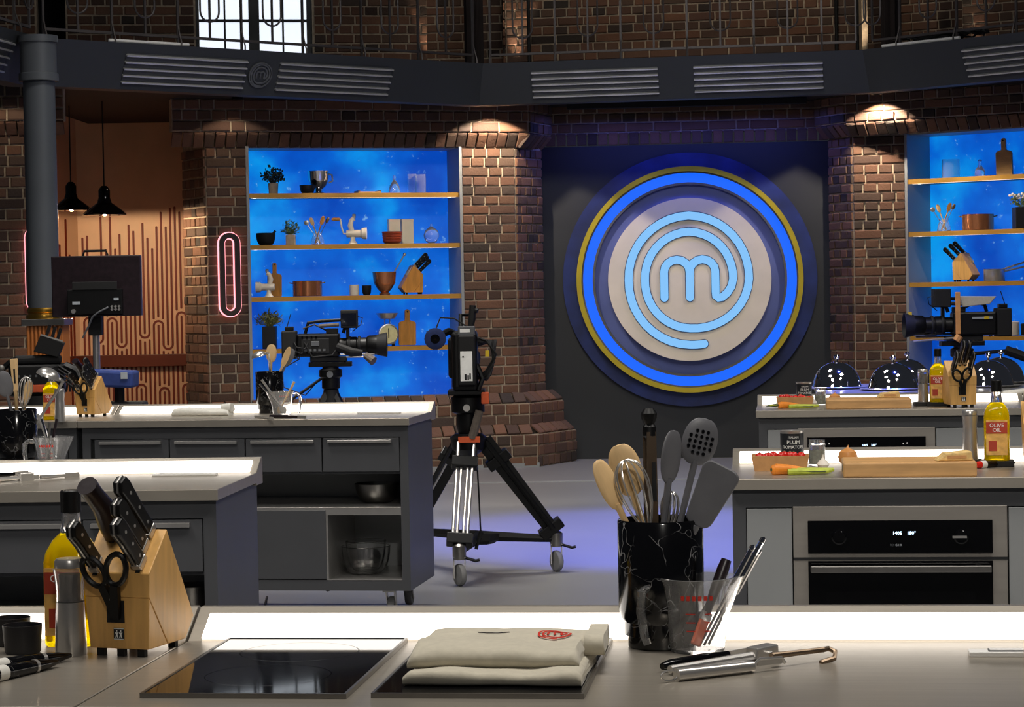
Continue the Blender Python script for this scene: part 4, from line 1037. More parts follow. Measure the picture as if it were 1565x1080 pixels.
def plant(c, label, potr, poth, potmat, leafmat, fr, fh, n=90, square=False, seed=1, flowers=None, leaf=.02, grass=False):
    o = thing('potted_plant', label, 'plant', c, 0, 'potted plants'); rnd = random.Random(seed)
    if square: MB().box(-potr, potr, -potr, potr, 0, poth).build('pot', potmat, o, 0, .003)
    else: MB().lathe([(potr*.85, 0), (potr, poth), (potr*.9, poth), (potr*.85, poth-.01), (0, poth-.01)], 24).build('pot', potmat, o)
    mb = MB(); st = MB()
    for i in range(n):
        a = rnd.uniform(0, 2*pi); rr = fr*sqrt(rnd.random()); zz = poth+fh*rnd.uniform(.15, 1)*(1-.45*(rr/fr)**2)
        tip = Vector((rr*cos(a), rr*sin(a), zz)); b0 = Vector((potr*.4*cos(a)*rnd.random(), potr*.4*sin(a)*rnd.random(), poth-.005))
        st.tube([b0, (b0+tip)/2+Vector((0, 0, .01)), tip], .0012, 3)
        l = leaf*rnd.uniform(.7, 1.3); w = l*(.12 if grass else .4); ax = Vector((rnd.uniform(-1, 1), rnd.uniform(-1, 1), rnd.uniform(-.2, 1))).normalized(); sd = ax.cross(Vector((rnd.random(), rnd.random(), rnd.random()))).normalized()
        mb.add([tip, tip+ax*l*.5+sd*w, tip+ax*l, tip+ax*l*.5-sd*w], [(0, 1, 2, 3)])
    st.build('stems', leafmat, o, 0); f = mb.build('leaves', leafmat, o, 0); f['kind'] = 'stuff'
    if flowers:
        fb = MB()
        for i in range(26):
            a = rnd.uniform(0, 2*pi); rr = fr*sqrt(rnd.random()); fb.ball((rr*cos(a), rr*sin(a), poth+fh*rnd.uniform(.7, 1.05)), .012, 6)
        fb.build('blossoms', flowers, o)
    return o
def chopping_board(c, label, w, h, t, rz=0, lean=0, neck=True, mat='wood_shelf_board'):
    o = thing('chopping_board', label, 'chopping board', c, rz, 'paddle chopping boards')
    bw = w/2; bh = h*.66; nw = w*.14; p = []
    def arc(cx, cz, r, a0, a1, k=5): return [(cx+r*cos(radians(a0+(a1-a0)*i/k)), cz+r*sin(radians(a0+(a1-a0)*i/k))) for i in range(k+1)]
    r = w*.08; p = arc(bw-r, r, r, -90, 0)+arc(bw-2*r, bh-2*r, 2*r, 0, 80)+[(nw, bh+.01)]+arc(nw*.0, h-nw, nw, 0, 180, 8)+[(-nw, bh+.01)]+arc(-bw+2*r, bh-2*r, 2*r, 100, 180)+arc(-bw+r, r, r, 180, 270)
    T = Matrix.Rotation(lean, 4, 'X')
    MB().prism(p, 0, t, 'y', T).build('board', mat, o, 0, .002)
    MB().prism([(nw*.35*cos(a), h-nw+nw*.35*sin(a)) for a in [2*pi*k/12 for k in range(12)]], -.0006, t+.0006, 'y', T).build('hanging_hole', 'black_matte', o, 0); return o
# ================================================================== THINGS ON THE FRONT BENCH
c = G(183, 1003); knife_block((c.x, c.y, .9), radians(-20), 'wooden knife block with emblem badge standing at the front bench seam', 1.0, 'in the block beside the tall pepper mill')
c = G(109, 1000); pepper_mill((c.x, c.y, .9), 'steel pepper mill with clear top in front of an oil bottle', 1.0)
c = G(113, 983); bottle((c.x, c.y, .9), 'olive oil bottle hidden behind the knife block and pepper mill', 1.02, radians(-10))
for (px, py, lb) in ((35, 997, 'dark stoneware ramekin standing in front of its twin'), (18, 985, 'dark stoneware ramekin behind the other one')):
    c = G(px, py); o = thing('ramekin', lb, 'ramekin', (c.x, c.y, .9), 0, 'dark ramekins')
    MB().lathe([(.026, 0), (.0275, .002), (.0305, .044), (.0285, .044), (.0255, .005), (0, .005)], 32).build('bowl', 'pot_black', o)
for k, (a, b, lb) in enumerate((((-60, 1040), (108, 1009), 'glossy black marbled knife sheath lying before the ramekins'), ((-50, 1052), (88, 1019), 'glossy black marbled knife sheath lying closest to the worktop seam'))):
    p0, p1 = G(*a), G(*b); m = axis_matrix((p0.x, p0.y, .912), (p1.x, p1.y, .908)); L = (p1-p0).length
    o = root('knife_sheath', lb, 'knife', m, 'sheathed knives')
    MB().tube([(0, 0, 0), (0, 0, L*.55), (0, 0, L*.72)], [.0115, .0115, .010], 12).build('handle', 'marble', o)
    MB().tube([(0, 0, L*.72), (0, 0, L*.75)], .0105, 12).build('collar', 'steel', o)
    MB().tube([(0, 0, L*.75), (0, 0, L*.88), (0, 0, L)], [.0095, .008, .0035], 12).build('tip', 'black_gloss', o)
    MB().tube([(0, 0, L*.3), (0, 0, L*.4)], .0118, 12).build('paper_band', 'cloth_white', o)
# ---- folded apron with printed mark
def cloth_h(x, y, seed): return noise.noise((x*9+seed, y*9, seed*1.7))*.010+noise.noise((x*26+seed, y*22, 4.2))*.003
def cloth_slab(mb, w, d, z0, h, seed, T):
    nx = 40; r = h/2; sec = []
    for j in range(15): sec.append((-d/2+r+(d-2*r)*j/14, h, 1))
    for j in range(1, 6): a = pi/2-pi*j/6; sec.append((d/2-r+r*cos(a), r+r*sin(a), .5+.5*sin(a)))
    for j in range(6): sec.append((d/2-r-(d-2*r)*j/5, 0, 0))
    for j in range(1, 6): a = -pi/2-pi*j/6; sec.append((-d/2+r+r*cos(a), r+r*sin(a), .5+.5*sin(a)))
    k = len(sec); vs = []; fs = []
    for i in range(nx+1):
        u = i/nx; x = -w/2+w*u; e = min(1, min(u, 1-u)*30+.6)
        for (y, z, tp) in sec:
            wob = noise.noise((x*14, seed, y*3))*.009*min(1, abs(y)/(d*.35))
            vs.append((x+noise.noise((y*18, seed, u*3))*.006*(1 if i in (0, nx) else .3), y+wob, z0+z*e+tp*cloth_h(x, y, seed)))
    for i in range(nx):
        for j in range(k): fs.append((i*k+j, i*k+(j+1) % k, (i+1)*k+(j+1) % k, (i+1)*k+j))
    fs += [tuple(range(k-1, -1, -1)), tuple(range(nx*k, nx*k+k))]
    return mb.add(vs, fs, T)
c = G(772, 1022, .907); ap = thing('folded_apron', 'folded pale canvas apron with a red printed mark lying on the hob', 'apron', (c.x, c.y, .9073), rz7)
cloth_slab(MB(), .245, .26, 0, .016, 3.1, Matrix.Translation((0, -.015, 0))).build('lower_fold', 'cloth', ap, 60)
cloth_slab(MB(), .238, .235, .015, .026, 7.7, Matrix.Translation((-.004, .018, 0))).build('upper_fold', 'cloth', ap, 60)
cloth_slab(MB(), .028, .12, .018, .03, 5.5, Matrix.Translation((.128, .05, 0))).build('strap_roll', 'cloth', ap, 60)
mk = MB(); mark(mk, .05, .0048, 0, 0.0005)
mv = []
for (x, y, z) in mk.v:
    X, Y = .068+x*.62, .045+z*1.0; mv.append((X, Y, .015+.026+cloth_h(X+.004, Y-.018, 7.7)+.0022+(0.0006 if y > 0 else 0)))
mk.v = mv; mk.build('printed_mark', 'red_print', ap, 0, label='red printed spiral mark')
st = MB().tube([(-.045, .052, .0445), (-.03, .047, .0445), (-.015, .047, .0445), (0, .056, .0445)], .0008, 5).build('stitched_thread', 'dark_brown_black', ap)
# ---- marble crock with utensils
cB = G(1012, 987); crock((cB.x, cB.y, .9), 'black marble crock full of utensils beside the glass jug')
Yc = cB.y
def U2(px, py, dy): return P(px, py, Yc+dy)
def inb(dx, dy, z=.922): return (cB.x+dx, cB.y+dy, z)
UG = 'utensils in the front crock'
spoon(inb(.022, -.01), U2(912, 703, -.02), 'outermost wooden spoon leaning out beside the whisk', hw=.036, hl=.082, twist=.5, group=UG)
spoon(inb(.02, .015), U2(945, 679, .01), 'broad wooden spoon standing behind the whisk', hw=.05, hl=.082, twist=-.1, group=UG)
whisk(inb(.03, -.02), U2(955, 703, -.03), 'wire whisk leaning over the wooden spoons', .12, .055, group=UG)
tongs(inb(-.012, .01, .915), U2(992, 640, .03), 'bronze tongs with black pivot cap standing upright', UG, twist=.5)
spoon(inb(-.015, 0), U2(1030, 657, .0), 'narrow grey nylon spoon turned sideways', 'grey_nylon', .044, .082, .006, twist=.75, group=UG, name='nylon_spoon')
spoon(inb(-.01, .03), U2(1078, 639, .03), 'round grey nylon slotted spoon with drain holes', 'grey_nylon', .056, .074, .006, twist=.1, group=UG, slots=1, name='slotted_spoon')
turner(inb(-.03, -.02), U2(1107, 712, -.05), 'grey nylon turner with wide tilted blade', .06, .1, group=UG, twist=-.25)
whisk(inb(-.005, .02), U2(1026, 751, .01), 'small wire whisk half sunk in the crock', .07, .03, group=UG)
# ---- glass jug with its tools
cJ = G(1066, 994); jug((cJ.x, cJ.y, .9), 'glass measuring jug with red print standing before the marble crock', 1.0, radians(4))
Yj = cJ.y
o = root('basting_brush', 'dark handled basting brush with orange bristles in the glass jug', 'brush', axis_matrix((cJ.x-.006, Yj-.02, .91), P(1104, 872, Yj+.01), .3), 'tools in the glass jug')
MB().tube([(0, 0, .05), (0, 0, .09), (0, 0, .125), (0, 0, .14)], [.0055, .0085, .0095, .008], 12).build('handle', 'dark_brown_black', o)
MB().box(-.0075, .0075, -.004, .004, .003, .045).build('bristles', 'orange_strap', o, 0, .002)
MB().box(-.008, .008, -.005, .005, .042, .055).build('ferrule', 'steel', o, 0, .001)
o = root('serving_spoon', 'dark serving spoon standing head down in the glass jug', 'spoon', axis_matrix((cJ.x-.02, Yj+.005, .913), P(1095, 905, Yj+.02), .2), 'tools in the glass jug')
MB().lathe([(0, 0), (.014, .006), (.02, .022), (.016, .042), (.005, .052), (0, .052)], 18, None, 1, .3).build('head', 'dark_brown_black', o)
MB().tube([(0, 0, .048), (0, 0, .1)], .004, 8).build('handle', 'dark_brown_black', o)
for k, (px, py, lb) in enumerate(((1148, 840, 'straight steel thermometer probe in the glass jug'), (1164, 828, 'longest steel skewer with a looped end in the glass jug'), (1158, 846, 'flat steel palette knife in the glass jug'))):
    t = P(px, py, Yj+.015*k); o = root('steel_skewer' if k < 2 else 'palette_knife', lb, 'skewer' if k < 2 else 'knife', axis_matrix((cJ.x+.002+.008*k, Yj-.01+.012*k, .91), t), 'tools in the glass jug'); L = (t-Vector((cJ.x+.002+.008*k, Yj-.01+.012*k, .91))).length
    MB().tube([(0, 0, 0), (0, 0, L-.07), (0, 0, L-.068), (0, 0, L)], [.002, .002, .0046, .004], 8).build('shaft', 'chrome' if k < 2 else 'steel', o)
    MB().lathe([(0, -.004), (.005, 0), (.0045, .006), (0, .009)], 12, Matrix.Translation((0, 0, L))).build('end_knob', 'chrome', o)
# ---- small tools lying before the jug
def lying(name, label, cat, a, b, z): return root(name, label, cat, axis_matrix((*G(*a, z).to_2d(), z), (*G(*b, z).to_2d(), z)), 'small tools lying before the jug'), (G(*b, z)-G(*a, z)).length
o, L = lying('peeler', 'black handled vegetable peeler lying closest to the jug', 'peeler', (1012, 1018), (1112, 1000), .909)
MB().tube([(0, 0, 0), (0, 0, .015), (0, 0, L*.6), (0, 0, L)], [.005, .008, .0085, .006], 12).build('handle', 'black_gloss', o)
MB().box(-.005, .005, -.001, .001, L, L+.055).build('blade', 'steel', o, 0)
o, L = lying('garlic_press', 'steel garlic press with two handles beside the peelers', 'garlic press', (1024, 1023), (1150, 1004), .908)
MB().tube([(0, 0, 0), (0, 0, L)], [.006, .0085], 10).build('upper_handle', 'steel', o)
MB().tube([(.004, -.013, .004), (.006, -.004, L)], [.006, .0085], 10).build('lower_handle', 'steel_dark', o)
MB().prism([(-.014, L), (.012, L-.004), (.018, L+.02), (.01, L+.045), (-.016, L+.042)], -.012, .014, 'y').build('press_head', 'steel', o, 0, .003)
MB().tube([(-.005, -.02, L+.022), (-.005, .02, L+.022)], .004, 10).build('hinge_pin', 'steel', o)
o, L = lying('peeler', 'steel swivel peeler with hanging loop lying closest to the bench front', 'peeler', (1034, 1031), (1150, 1018), .909)
MB().tube([(0, 0, 0), (0, 0, L)], [.0095, .0085], 12).build('handle', 'steel', o)
MB().tube([(.012*cos(a)*.6, 0, -.012+.014*sin(a)) for a in [2*pi*k/14 for k in range(14)]], .0014, 6, True).build('hanging_loop', 'steel', o)
MB().tube([(0, 0, L), (-.009, 0, L+.012), (-.008, 0, L+.05), (0, 0, L+.056)], .0026, 6).box(-.008, .0, -.002, .002, L+.008, L+.05).build('swivel_blade', 'steel', o)
o, L = lying('can_opener', 'bronze toned opener with bent end resting on the garlic press', 'opener', (1196, 1000), (1262, 992), .917)
MB().tube([(0, 0, -.02), (0, 0, L*.5), (0, .0, L*.95)], [.005, .004, .004], 10).build('stem', 'bronze_metal', o)
MB().tube([(0, 0, L*.9), (0, .004, L+.008), (.004, -.004, L+.014), (.012, -.012, L+.006), (.016, -.013, L-.02)], .004, 8).build('bent_end', 'bronze_metal', o)
# ---- socket plate let into the worktop
c = G(1482, 1004); o = thing('socket_plate', 'white framed socket plate near the utensils on the front bench', 'socket plate', (c.x, c.y, .9003), rz7, 'white socket plates')
MB().box(0, .16, 0, .035, 0, .007).build('plate', 'white_plastic', o, 0, .001); MB().box(.028, .132, .006, .029, .007, .0085).build('lid_frame', 'grey_plastic', o, 0); MB().box(.03, .13, .008, .027, .0075, .0092).build('lid', 'white_plastic', o, 0)
# ================================================================== THINGS ON THE ALCOVE SHELVES
def sh(fr, px, z, dep=.16):
    f = fr.off(-dep); c = f.w(f.t(px), 0, z+.0005); return c, c.y/F
def S(i, px, dep=.16): return sh(WL, px, SZL[i]+.004, dep)
SZR = [WR.off(.01).z(1391, y)+.004 for y in (275, 355.5, 432.5, 514)]
def R_(i, px, dep=.14): return sh(WR, px, SZR[i], dep)
def glass_thing(name, label, cat, c, prof, n=28, extra=None, group='clear glassware on the shelves'):
    o = thing(name, label, cat, c, 0, group); MB().lathe(prof, n).build('glass_body', 'glass', o)
    return o
def vase(c, label, r, h):
    o = glass_thing('glass_vase', label, 'vase', c, [(r, 0), (r, h), (r-.004, h), (r-.004, .008), (0, .008)]); return o
def utensil_jar(c, k, label, seed=0):
    o = glass_thing('glass_jar', label+' holding crossed wooden spoons', 'jar', c, [(.05, 0), (.058, .004), (.05, .05), (.036, .085), (.04, .1), (.036, .1), (.032, .085), (.046, .05), (.052, .008), (0, .008)])
    g = 'spoons in the shelf jars'
    spoon(c+Vector((.02, 0, .012)), c+Vector((-.055, 0, .225)), 'pale wooden spoon leaning one way in %s' % label, hw=.034, hl=.07, group=g)
    spoon(c+Vector((-.02, 0, .012)), c+Vector((.055, -.01, .235)), 'darker wooden spatula crossing it in %s' % label, 'wood_shelf_board', .036, .075, group=g)
    spoon(c+Vector((.015, .01, .012)), c+Vector((-.1, .01, .2)), 'steel ladle leaning furthest out of %s' % label, 'steel', .04, .04, .004, group=g, name='steel_ladle', cat='ladle')
    spoon(c+Vector((-.015, .012, .012)), c+Vector((.095, .01, .225)), 'thin wire spoon at the edge of %s' % label, 'bronze_metal', .028, .05, .003, group=g, name='wire_spoon', cat='spoon')
def grinder(c, s, label, crank=True, rz=0):
    o = thing('meat_grinder', label, 'meat grinder', c, rz, 'cast meat grinders', s); X = Matrix.Rotation(pi/2, 4, 'Y')
    MB().lathe([(.04, 0), (.036, .006), (.02, .03), (.018, .06), (0, .06)], 20).build('clamp_foot', 'white_enamel', o)
    MB().lathe([(.026, -.05), (.03, -.04), (.03, .06), (.044, .075), (.046, .11), (.03, .112), (0, .112)], 22, Matrix.Translation((0, 0, .085)) @ X).build('barrel', 'white_enamel', o)
    MB().tube([(-.005, 0, .1), (-.018, 0, .15), (-.008, 0, .19), (.012, 0, .205)], [.02, .022, .018, .02], 12).build('hopper_neck', 'white_enamel', o)
    MB().lathe([(.012, 0), (.014, .01), (.016, .03), (.01, .034), (0, .034)], 14, Matrix.Translation((.012, 0, .205))).build('wing_screw', 'steel', o)
    if crank:
        MB().tube([(-.05, 0, .085), (-.07, 0, .085), (-.085, -.01, .13), (-.095, -.01, .2)], .007, 8).build('crank_arm', 'white_enamel', o)
        MB().lathe([(.008, 0), (.013, .012), (.014, .05), (.009, .07), (0, .072)], 14, Matrix.Translation((-.093, -.01, .2)) @ Matrix.Rotation(-pi/2, 4, 'Y')).build('wooden_handle', 'wood_shelf_board', o)
    return o
# --- left alcove, top shelf
c, k = S(0, 421); plant(c, 'dark leaved plant in a stone pot on the top shelf', 8*k, 17*k, 'stone_pot', 'leaf_dark', 17*k, 25*k, 120, seed=2, leaf=.03)
c, k = S(0, 473, .12); bowl(c, 'small dark bowl in front of the steel mixing bowl', 12*k, 13*k, 'pot_black', group='bowls on the shelves')
c, k = S(0, 490, .2); o = thing('stand_mixer_bowl', 'tall shiny steel mixing bowl with side handle on the top shelf', 'bowl', c)
MB().lathe([(8*k, 0), (9*k, 2*k), (6*k, 4*k), (6*k, 8*k), (12*k, 13*k), (16*k, 22*k), (17*k, 34*k), (17.6*k, 35*k), (16.4*k, 34.5*k), (15*k, 22*k), (0, 10*k)], 32).build('body', 'chrome', o)
MB().tube([(16*k, 0, 30*k), (21*k, 0, 29*k), (22*k, 0, 20*k), (16*k, 0, 17*k)], .008, 8).build('handle', 'steel', o)
c, k = S(0, 565); o = thing('serving_tray', 'flat dark wooden tray lying on the top shelf', 'tray', c, WL.rz)
MB().box(-18*k, 18*k, -.08, .08, 0, 3*k).build('base', 'wood_board', o, 0, .003); MB().box(-18*k, -15*k, -.08, .08, 3*k, 4.5*k).box(15*k, 18*k, -.08, .08, 3*k, 4.5*k).build('raised_edge', 'bronze_metal', o, 0)
c, k = S(0, 606); o = glass_thing('glass_bell', 'clear glass bell with a knob on the top shelf', 'glass bell', c, [(9*k, 0), (9*k, 3*k), (7.5*k, 12*k), (3*k, 19*k), (1.5*k, 21*k), (2.6*k, 24*k), (1.4*k, 28*k), (0, 28.5*k)])
c, k = S(0, 633, .2); vase(c, 'tall clear glass cylinder half hidden by its neighbour on the top shelf', 7*k, 30*k)
c, k = S(0, 646, .13); vase(c, 'clear glass cylinder standing at the end of the top shelf', 8*k, 29*k)
# --- second shelf
c, k = S(1, 408); o = bowl(c, 'black stone mortar on the second shelf', 15*k, 18*k, 'black_matte', 'mortar', 'mortar', t=.01)
o = root('pestle', 'black stone pestle leaning out of the mortar', 'pestle', axis_matrix(c+Vector((.0, 0, .03)), c+Vector((17*k, -.01, 24*k))))
MB().tube([(0, 0, 0), (0, 0, .05), (0, 0, .12)], [.014, .009, .011], 10).build('shaft', 'black_matte', o)
c, k = S(1, 446); plant(c, 'feathery grass in a square stone pot beside the mortar', 7*k, 16*k, 'stone_pot', 'leaf_green', 12*k, 21*k, 130, True, 4, leaf=.04, grass=True)
c, k = S(1, 487); utensil_jar(c, k, 'the jar beside the white meat grinder')
c, k = S(1, 541); grinder(c, 1.05, 'white enamel meat grinder with crank on the second shelf')
c, k = S(1, 601, .11)
for i in range(4): bowl(c+Vector((0, 0, i*4*k)), 'brown-red ceramic bowl in the stack, %s' % ('lowest of four', 'second from below', 'third from below', 'topmost')[i], (14.5+.4*i)*k, 6.5*k, 'red_ceramic', 'ceramic_bowl', 'bowl', 'stacked red bowls', .6)
for px, dx, lb in ((604, 0, 'cream box behind the red bowl stack'), (624, 1, 'cream box standing beside the red bowl stack')):
    c, k = S(1, px, .24); o = thing('storage_box', lb, 'box', c, WL.rz, 'cream storage boxes')
    MB().box(-9*k, 9*k, -.03, .03, 0, 34*k).build('box', 'cream', o, 0, .002); MB().box(-9.3*k, 9.3*k, -.032, .032, 34*k, 38*k).build('lid', 'cream', o, 0, .002)
c, k = S(1, 661); glass_thing('glass_globe', 'round clear glass globe with a hook at the end of the second shelf', 'glass globe', c, [(4*k, 0), (8*k, 3*k), (11.5*k, 9*k), (12*k, 13*k), (9.5*k, 20*k), (5*k, 24*k), (2*k, 26*k), (1.6*k, 30*k), (0, 30.5*k)])
# --- third shelf
c, k = S(2, 420, .26); chopping_board(c, 'paddle board leaning behind the small meat grinder', 22*k, 52*k, .02, WL.rz, .08)
c, k = S(2, 411, .12); grinder(c, .95, 'small steel-toned meat grinder before the paddle board', False, pi)
c, k = S(2, 470); pot(c, 'wide copper pot with brass handles on the third shelf', 22.5*k, 23*k)
c, k = S(2, 541.5); o = thing('ceramic_cup', 'white ceramic cup beside a black one', 'cup', c, 0, 'cups on the third shelf'); MB().lathe([(6.8*k, 0), (7.3*k, 2*k), (7.3*k, 16*k), (6.8*k, 16*k), (6.6*k, 2.4*k), (0, 2.4*k)], 24).build('body', 'white_enamel', o)
c, k = S(2, 560.5); o = thing('ceramic_cup', 'black ceramic cup between the white one and the copper bowl', 'cup', c, 0, 'cups on the third shelf'); MB().lathe([(4.5*k, 0), (6.4*k, 3*k), (7.2*k, 10*k), (7.2*k, 15*k), (6.7*k, 15*k), (6.4*k, 5*k), (0, 4*k)], 24).build('body', 'black_matte', o)
c, k = S(2, 588); o = thing('copper_mixing_bowl', 'deep copper mixing bowl on a foot', 'bowl', c)
MB().lathe([(8*k, 0), (8.5*k, 2*k), (6*k, 4*k), (11*k, 9*k), (16.5*k, 18*k), (18.2*k, 34*k), (18.8*k, 35*k), (17.4*k, 34*k), (15.4*k, 18*k), (0, 8*k)], 32).build('body', 'copper', o)
o = root('long_whisk', 'long thin steel whisk standing in the copper mixing bowl', 'whisk', axis_matrix(c+Vector((0, 0, 10*k)), c+Vector((32*k, 0, 62*k)))); MB().tube([(0, 0, 0), (0, 0, 60*k)], .006, 8).build('handle', 'steel', o); MB().ball((0, 0, 60*k), .014, 10).build('end_loop', 'steel', o)
c, k = S(2, 640, .18); knife_block((c.x+.02, c.y, c.z), WL.rz+radians(90), 'golden wooden knife block on the third shelf', 1.28, 'in the block on the third shelf', ((.03, .2, .12, 0), (.0, .6, .12, 0), (-.03, .85, .12, 0)), False, 'wood_shelf_board', False)
# --- lowest shelf
c, k = S(3, 411, .2); plant(c, 'dry grasses in a tall black planter on the lowest shelf', 10.5*k, 34*k, 'pot_black', 'leaf_grass', 18*k, 22*k, 220, True, 8, leaf=.05, grass=True)
c, k = S(3, 591); o = thing('kitchen_scale', 'old kitchen scale with round dial and steel pan', 'scale', c, WL.rz)
MB().box(-11*k, 11*k, -.03, .05, 2*k, 14*k).build('body', 'steel', o, 0, .006)
for sx_ in (-9, 9): MB().lathe([(.014, 0), (.014, 2*k), (0, 2*k)], 10, Matrix.Translation((sx_*k, 0, 0))).build('foot', 'black_plastic', o)
T = Matrix.Translation((0, -.03, 18*k)) @ Matrix.Rotation(pi/2, 4, 'X')
MB().lathe([(15*k, -.05), (15.6*k, .0), (15.6*k, .016), (13.8*k, .018), (13.6*k, .01), (0, .01)], 32, T).build('dial_case', 'steel', o)
MB().lathe([(13.6*k, .011), (13.6*k, .013), (0, .013)], 32, T).build('dial_face', 'clock_face', o); MB().box(-.004, .004, -.046, -.044, 12*k, 27*k).build('needle', 'black_matte', o, 0)
for a in range(12): pass
for sx_ in (-4, 4): MB().tube([(sx_*k, 0, 32*k), (sx_*k, 0, 40*k)], .004, 6).build('pan_post', 'steel', o)
MB().lathe([(5*k, 40*k), (12*k, 42*k), (16.5*k, 49*k), (17*k, 50*k), (15.8*k, 49*k), (11*k, 43*k), (0, 41*k)], 30).build('pan', 'steel', o)
c, k = S(3, 621.5, .2); chopping_board(c, 'orange-brown paddle chopping board beside the kitchen scale', 27*k, 55*k, .022, WL.rz, .06)
c, k = S(3, 660, .14); o = glass_thing('glass_tumbler', 'cut glass tumbler at the end of the lowest shelf', 'glass', c, [(8*k, 0), (9*k, 2*k), (10.5*k, 21*k), (9.6*k, 21*k), (8*k, 4*k), (0, 4*k)], 12)
# --- right alcove
c, k = R_(0, 1456); vase(c, 'clear glass cylinder on the top shelf above the crossed spoons', 13.5*k, 29*k)
c, k = R_(0, 1500); glass_thing('glass_decanter', 'small clear glass decanter beside the bottle shaped board', 'decanter', c, [(6*k, 0), (8*k, 4*k), (7*k, 11*k), (2.5*k, 17*k), (2.2*k, 22*k), (3.2*k, 25*k), (0, 27*k)])
c, k = R_(0, 1537, .22); chopping_board(c, 'dark bottle shaped paddle board on the top shelf', 27*k, 58*k, .022, WR.rz, .05, mat='wood_board')
c, k = R_(1, 1444); utensil_jar(c, k, 'the jar beside the copper pot')
c, k = R_(1, 1496); pot(c, 'copper pot with pale handles beside the crossed spoons', 24*k, 24*k)
c, k = R_(1, 1564); plant(c, 'white blossoms in a square black planter', 13*k, 33*k, 'pot_black', 'leaf_green', 20*k, 20*k, 60, True, 12, 'flower_white', leaf=.03)
c, k = R_(2, 1462); knife_block((c.x-.0, c.y, c.z), WR.rz+radians(-90), 'pale wooden knife block slanting toward the brick pier', 1.25, 'in the block near the brick pier', ((.03, .2, .12, 0), (.0, .6, .12, 0), (-.03, .85, .12, 0)), False, 'wood_block', False)
c, k = R_(2, 1520); o = pot(c, 'steel and copper saucepan with two long handles', 16*k, 18*k, 'steel', False, 'saucepan', 'pan', group='saucepans')
for z1, z0 in ((28, 17), (21, 14)): MB().tube([(10*k, -.03, z0*k), (44*k, -.05, z1*k)], .008, 8).build('long_handle', 'steel', o)
c, k = R_(3, 1549); o = thing('ceramic_canister', 'white ceramic canister on the lowest shelf behind the camera', 'canister', c); MB().lathe([(8*k, 0), (8.5*k, 1*k), (8.5*k, 19*k), (8.8*k, 20*k), (7*k, 21*k), (0, 21.5*k)], 24).build('body', 'white_enamel', o)
c, k = R_(3, 1568); o = thing('ceramic_canister', 'black ceramic canister next to the white one', 'canister', c); MB().lathe([(8*k, 0), (8.5*k, 1*k), (8.5*k, 17*k), (7*k, 18*k), (0, 18.5*k)], 24).build('body', 'black_matte', o)
# ================================================================== THINGS ON THE OTHER BENCHES
rz45, rz9 = radians(-4.5), radians(-9)
# ---- drawer bench at left, middle row
c = G(27, 717); crock((c.x, c.y, .9), 'black marble crock on the middle drawer bench, filled with a ladle and spoons'); g = 'utensils in the crock on the middle drawer bench'
def u3(px, py, dy=0): return P(px, py, c.y+dy)
def b3(dx, dy): return (c.x+dx, c.y+dy, .925)
spoon(b3(.02, 0), u3(2, 567, -.03), 'grey nylon spoon leaning over the crock rim by the ladle', 'grey_nylon', .055, .085, .006, group=g, name='nylon_spoon', twist=.2)
o = root('wooden_spatula', 'pale wooden spatula with a slot standing in the crock', 'spatula', axis_matrix(b3(.005, .01), u3(21, 548, .02)), g); L = (u3(21, 548, .02)-Vector(b3(.005, .01))).length
MB().tube([(0, 0, 0), (0, 0, L*.7)], .006, 8).build('handle', 'wood_spoon', o); MB().prism([(-.008, L*.68), (.008, L*.68), (.013, L), (-.013, L)], -.004, .004, 'y').build('blade', 'wood_spoon', o, 0, .002); MB().prism([(-.003, L*.76), (.003, L*.76), (.003, L*.9), (-.003, L*.9)], -.0045, .0045, 'y').build('slot', 'black_matte', o, 0)
whisk(b3(.0, -.02), u3(41, 576, -.02), 'wire whisk beside the ladle in the crock', .11, .05, group=g)
spoon(b3(-.01, -.01), u3(46, 581, -.01), 'wooden spoon seen through the whisk wires', hw=.03, hl=.07, group=g)
ladle(b3(-.02, 0), u3(97, 583, .0), 'steel soup ladle hanging its bowl over the crock', .04, g)
cj = G(79, 721); jug((cj.x, cj.y, .9), 'glass measuring jug beside the crock with the ladle', 1.0, 0)
for k, (px, py, mt, lb) in enumerate(((57, 632, 'steel', 'thin steel spoon in the jug next to the ladle crock'), (63, 640, 'chrome', 'steel fork handle in the jug next to the ladle crock'), (87, 640, 'dark_brown_black', 'dark spatula handle in the jug next to the ladle crock'), (76, 645, 'steel_dark', 'short steel handle in the jug next to the ladle crock'))):
    t = P(px, py, cj.y); b0 = Vector((cj.x+(.02 if px < 75 else -.015), cj.y, .912)); o = root('spoon_handle', lb, 'spoon', axis_matrix(b0, t), 'tools in the middle bench jug'); L = (t-b0).length
    MB().tube([(0, 0, .03), (0, 0, L*.6), (0, 0, L)], [.003, .0045, .005], 8).build('handle', mt, o); MB().lathe([(0, 0), (.012, .01), (.014, .025), (.004, .042), (0, .042)], 14, None, 1, .3).build('head', mt, o)
def tool(a, b, z, name, label, cat, r, mt, grp, head=None):
    p, q = G(*a, z), G(*b, z); o = root(name, label, cat, axis_matrix((p.x, p.y, z), (q.x, q.y, z)), grp); L = (q-p).length
    MB().tube([(0, 0, 0), (0, 0, L*.5), (0, 0, L)], [r, r, r*.7], 10).build('handle', mt, o)
    MB().box(-.007, .007, -.002, .002, L*.97, L+.05).build('blade', 'steel', o, 0, .001)
    if head: MB().box(-.016, .016, -.012, .012, L*.9, L+.03).build('press_head', 'steel', o, 0, .003)
tool((-40, 735), (36, 730), .909, 'garlic_press', 'steel garlic press lying before the ladle crock', 'garlic press', .0085, 'steel', 'tools on the middle drawer bench', True)
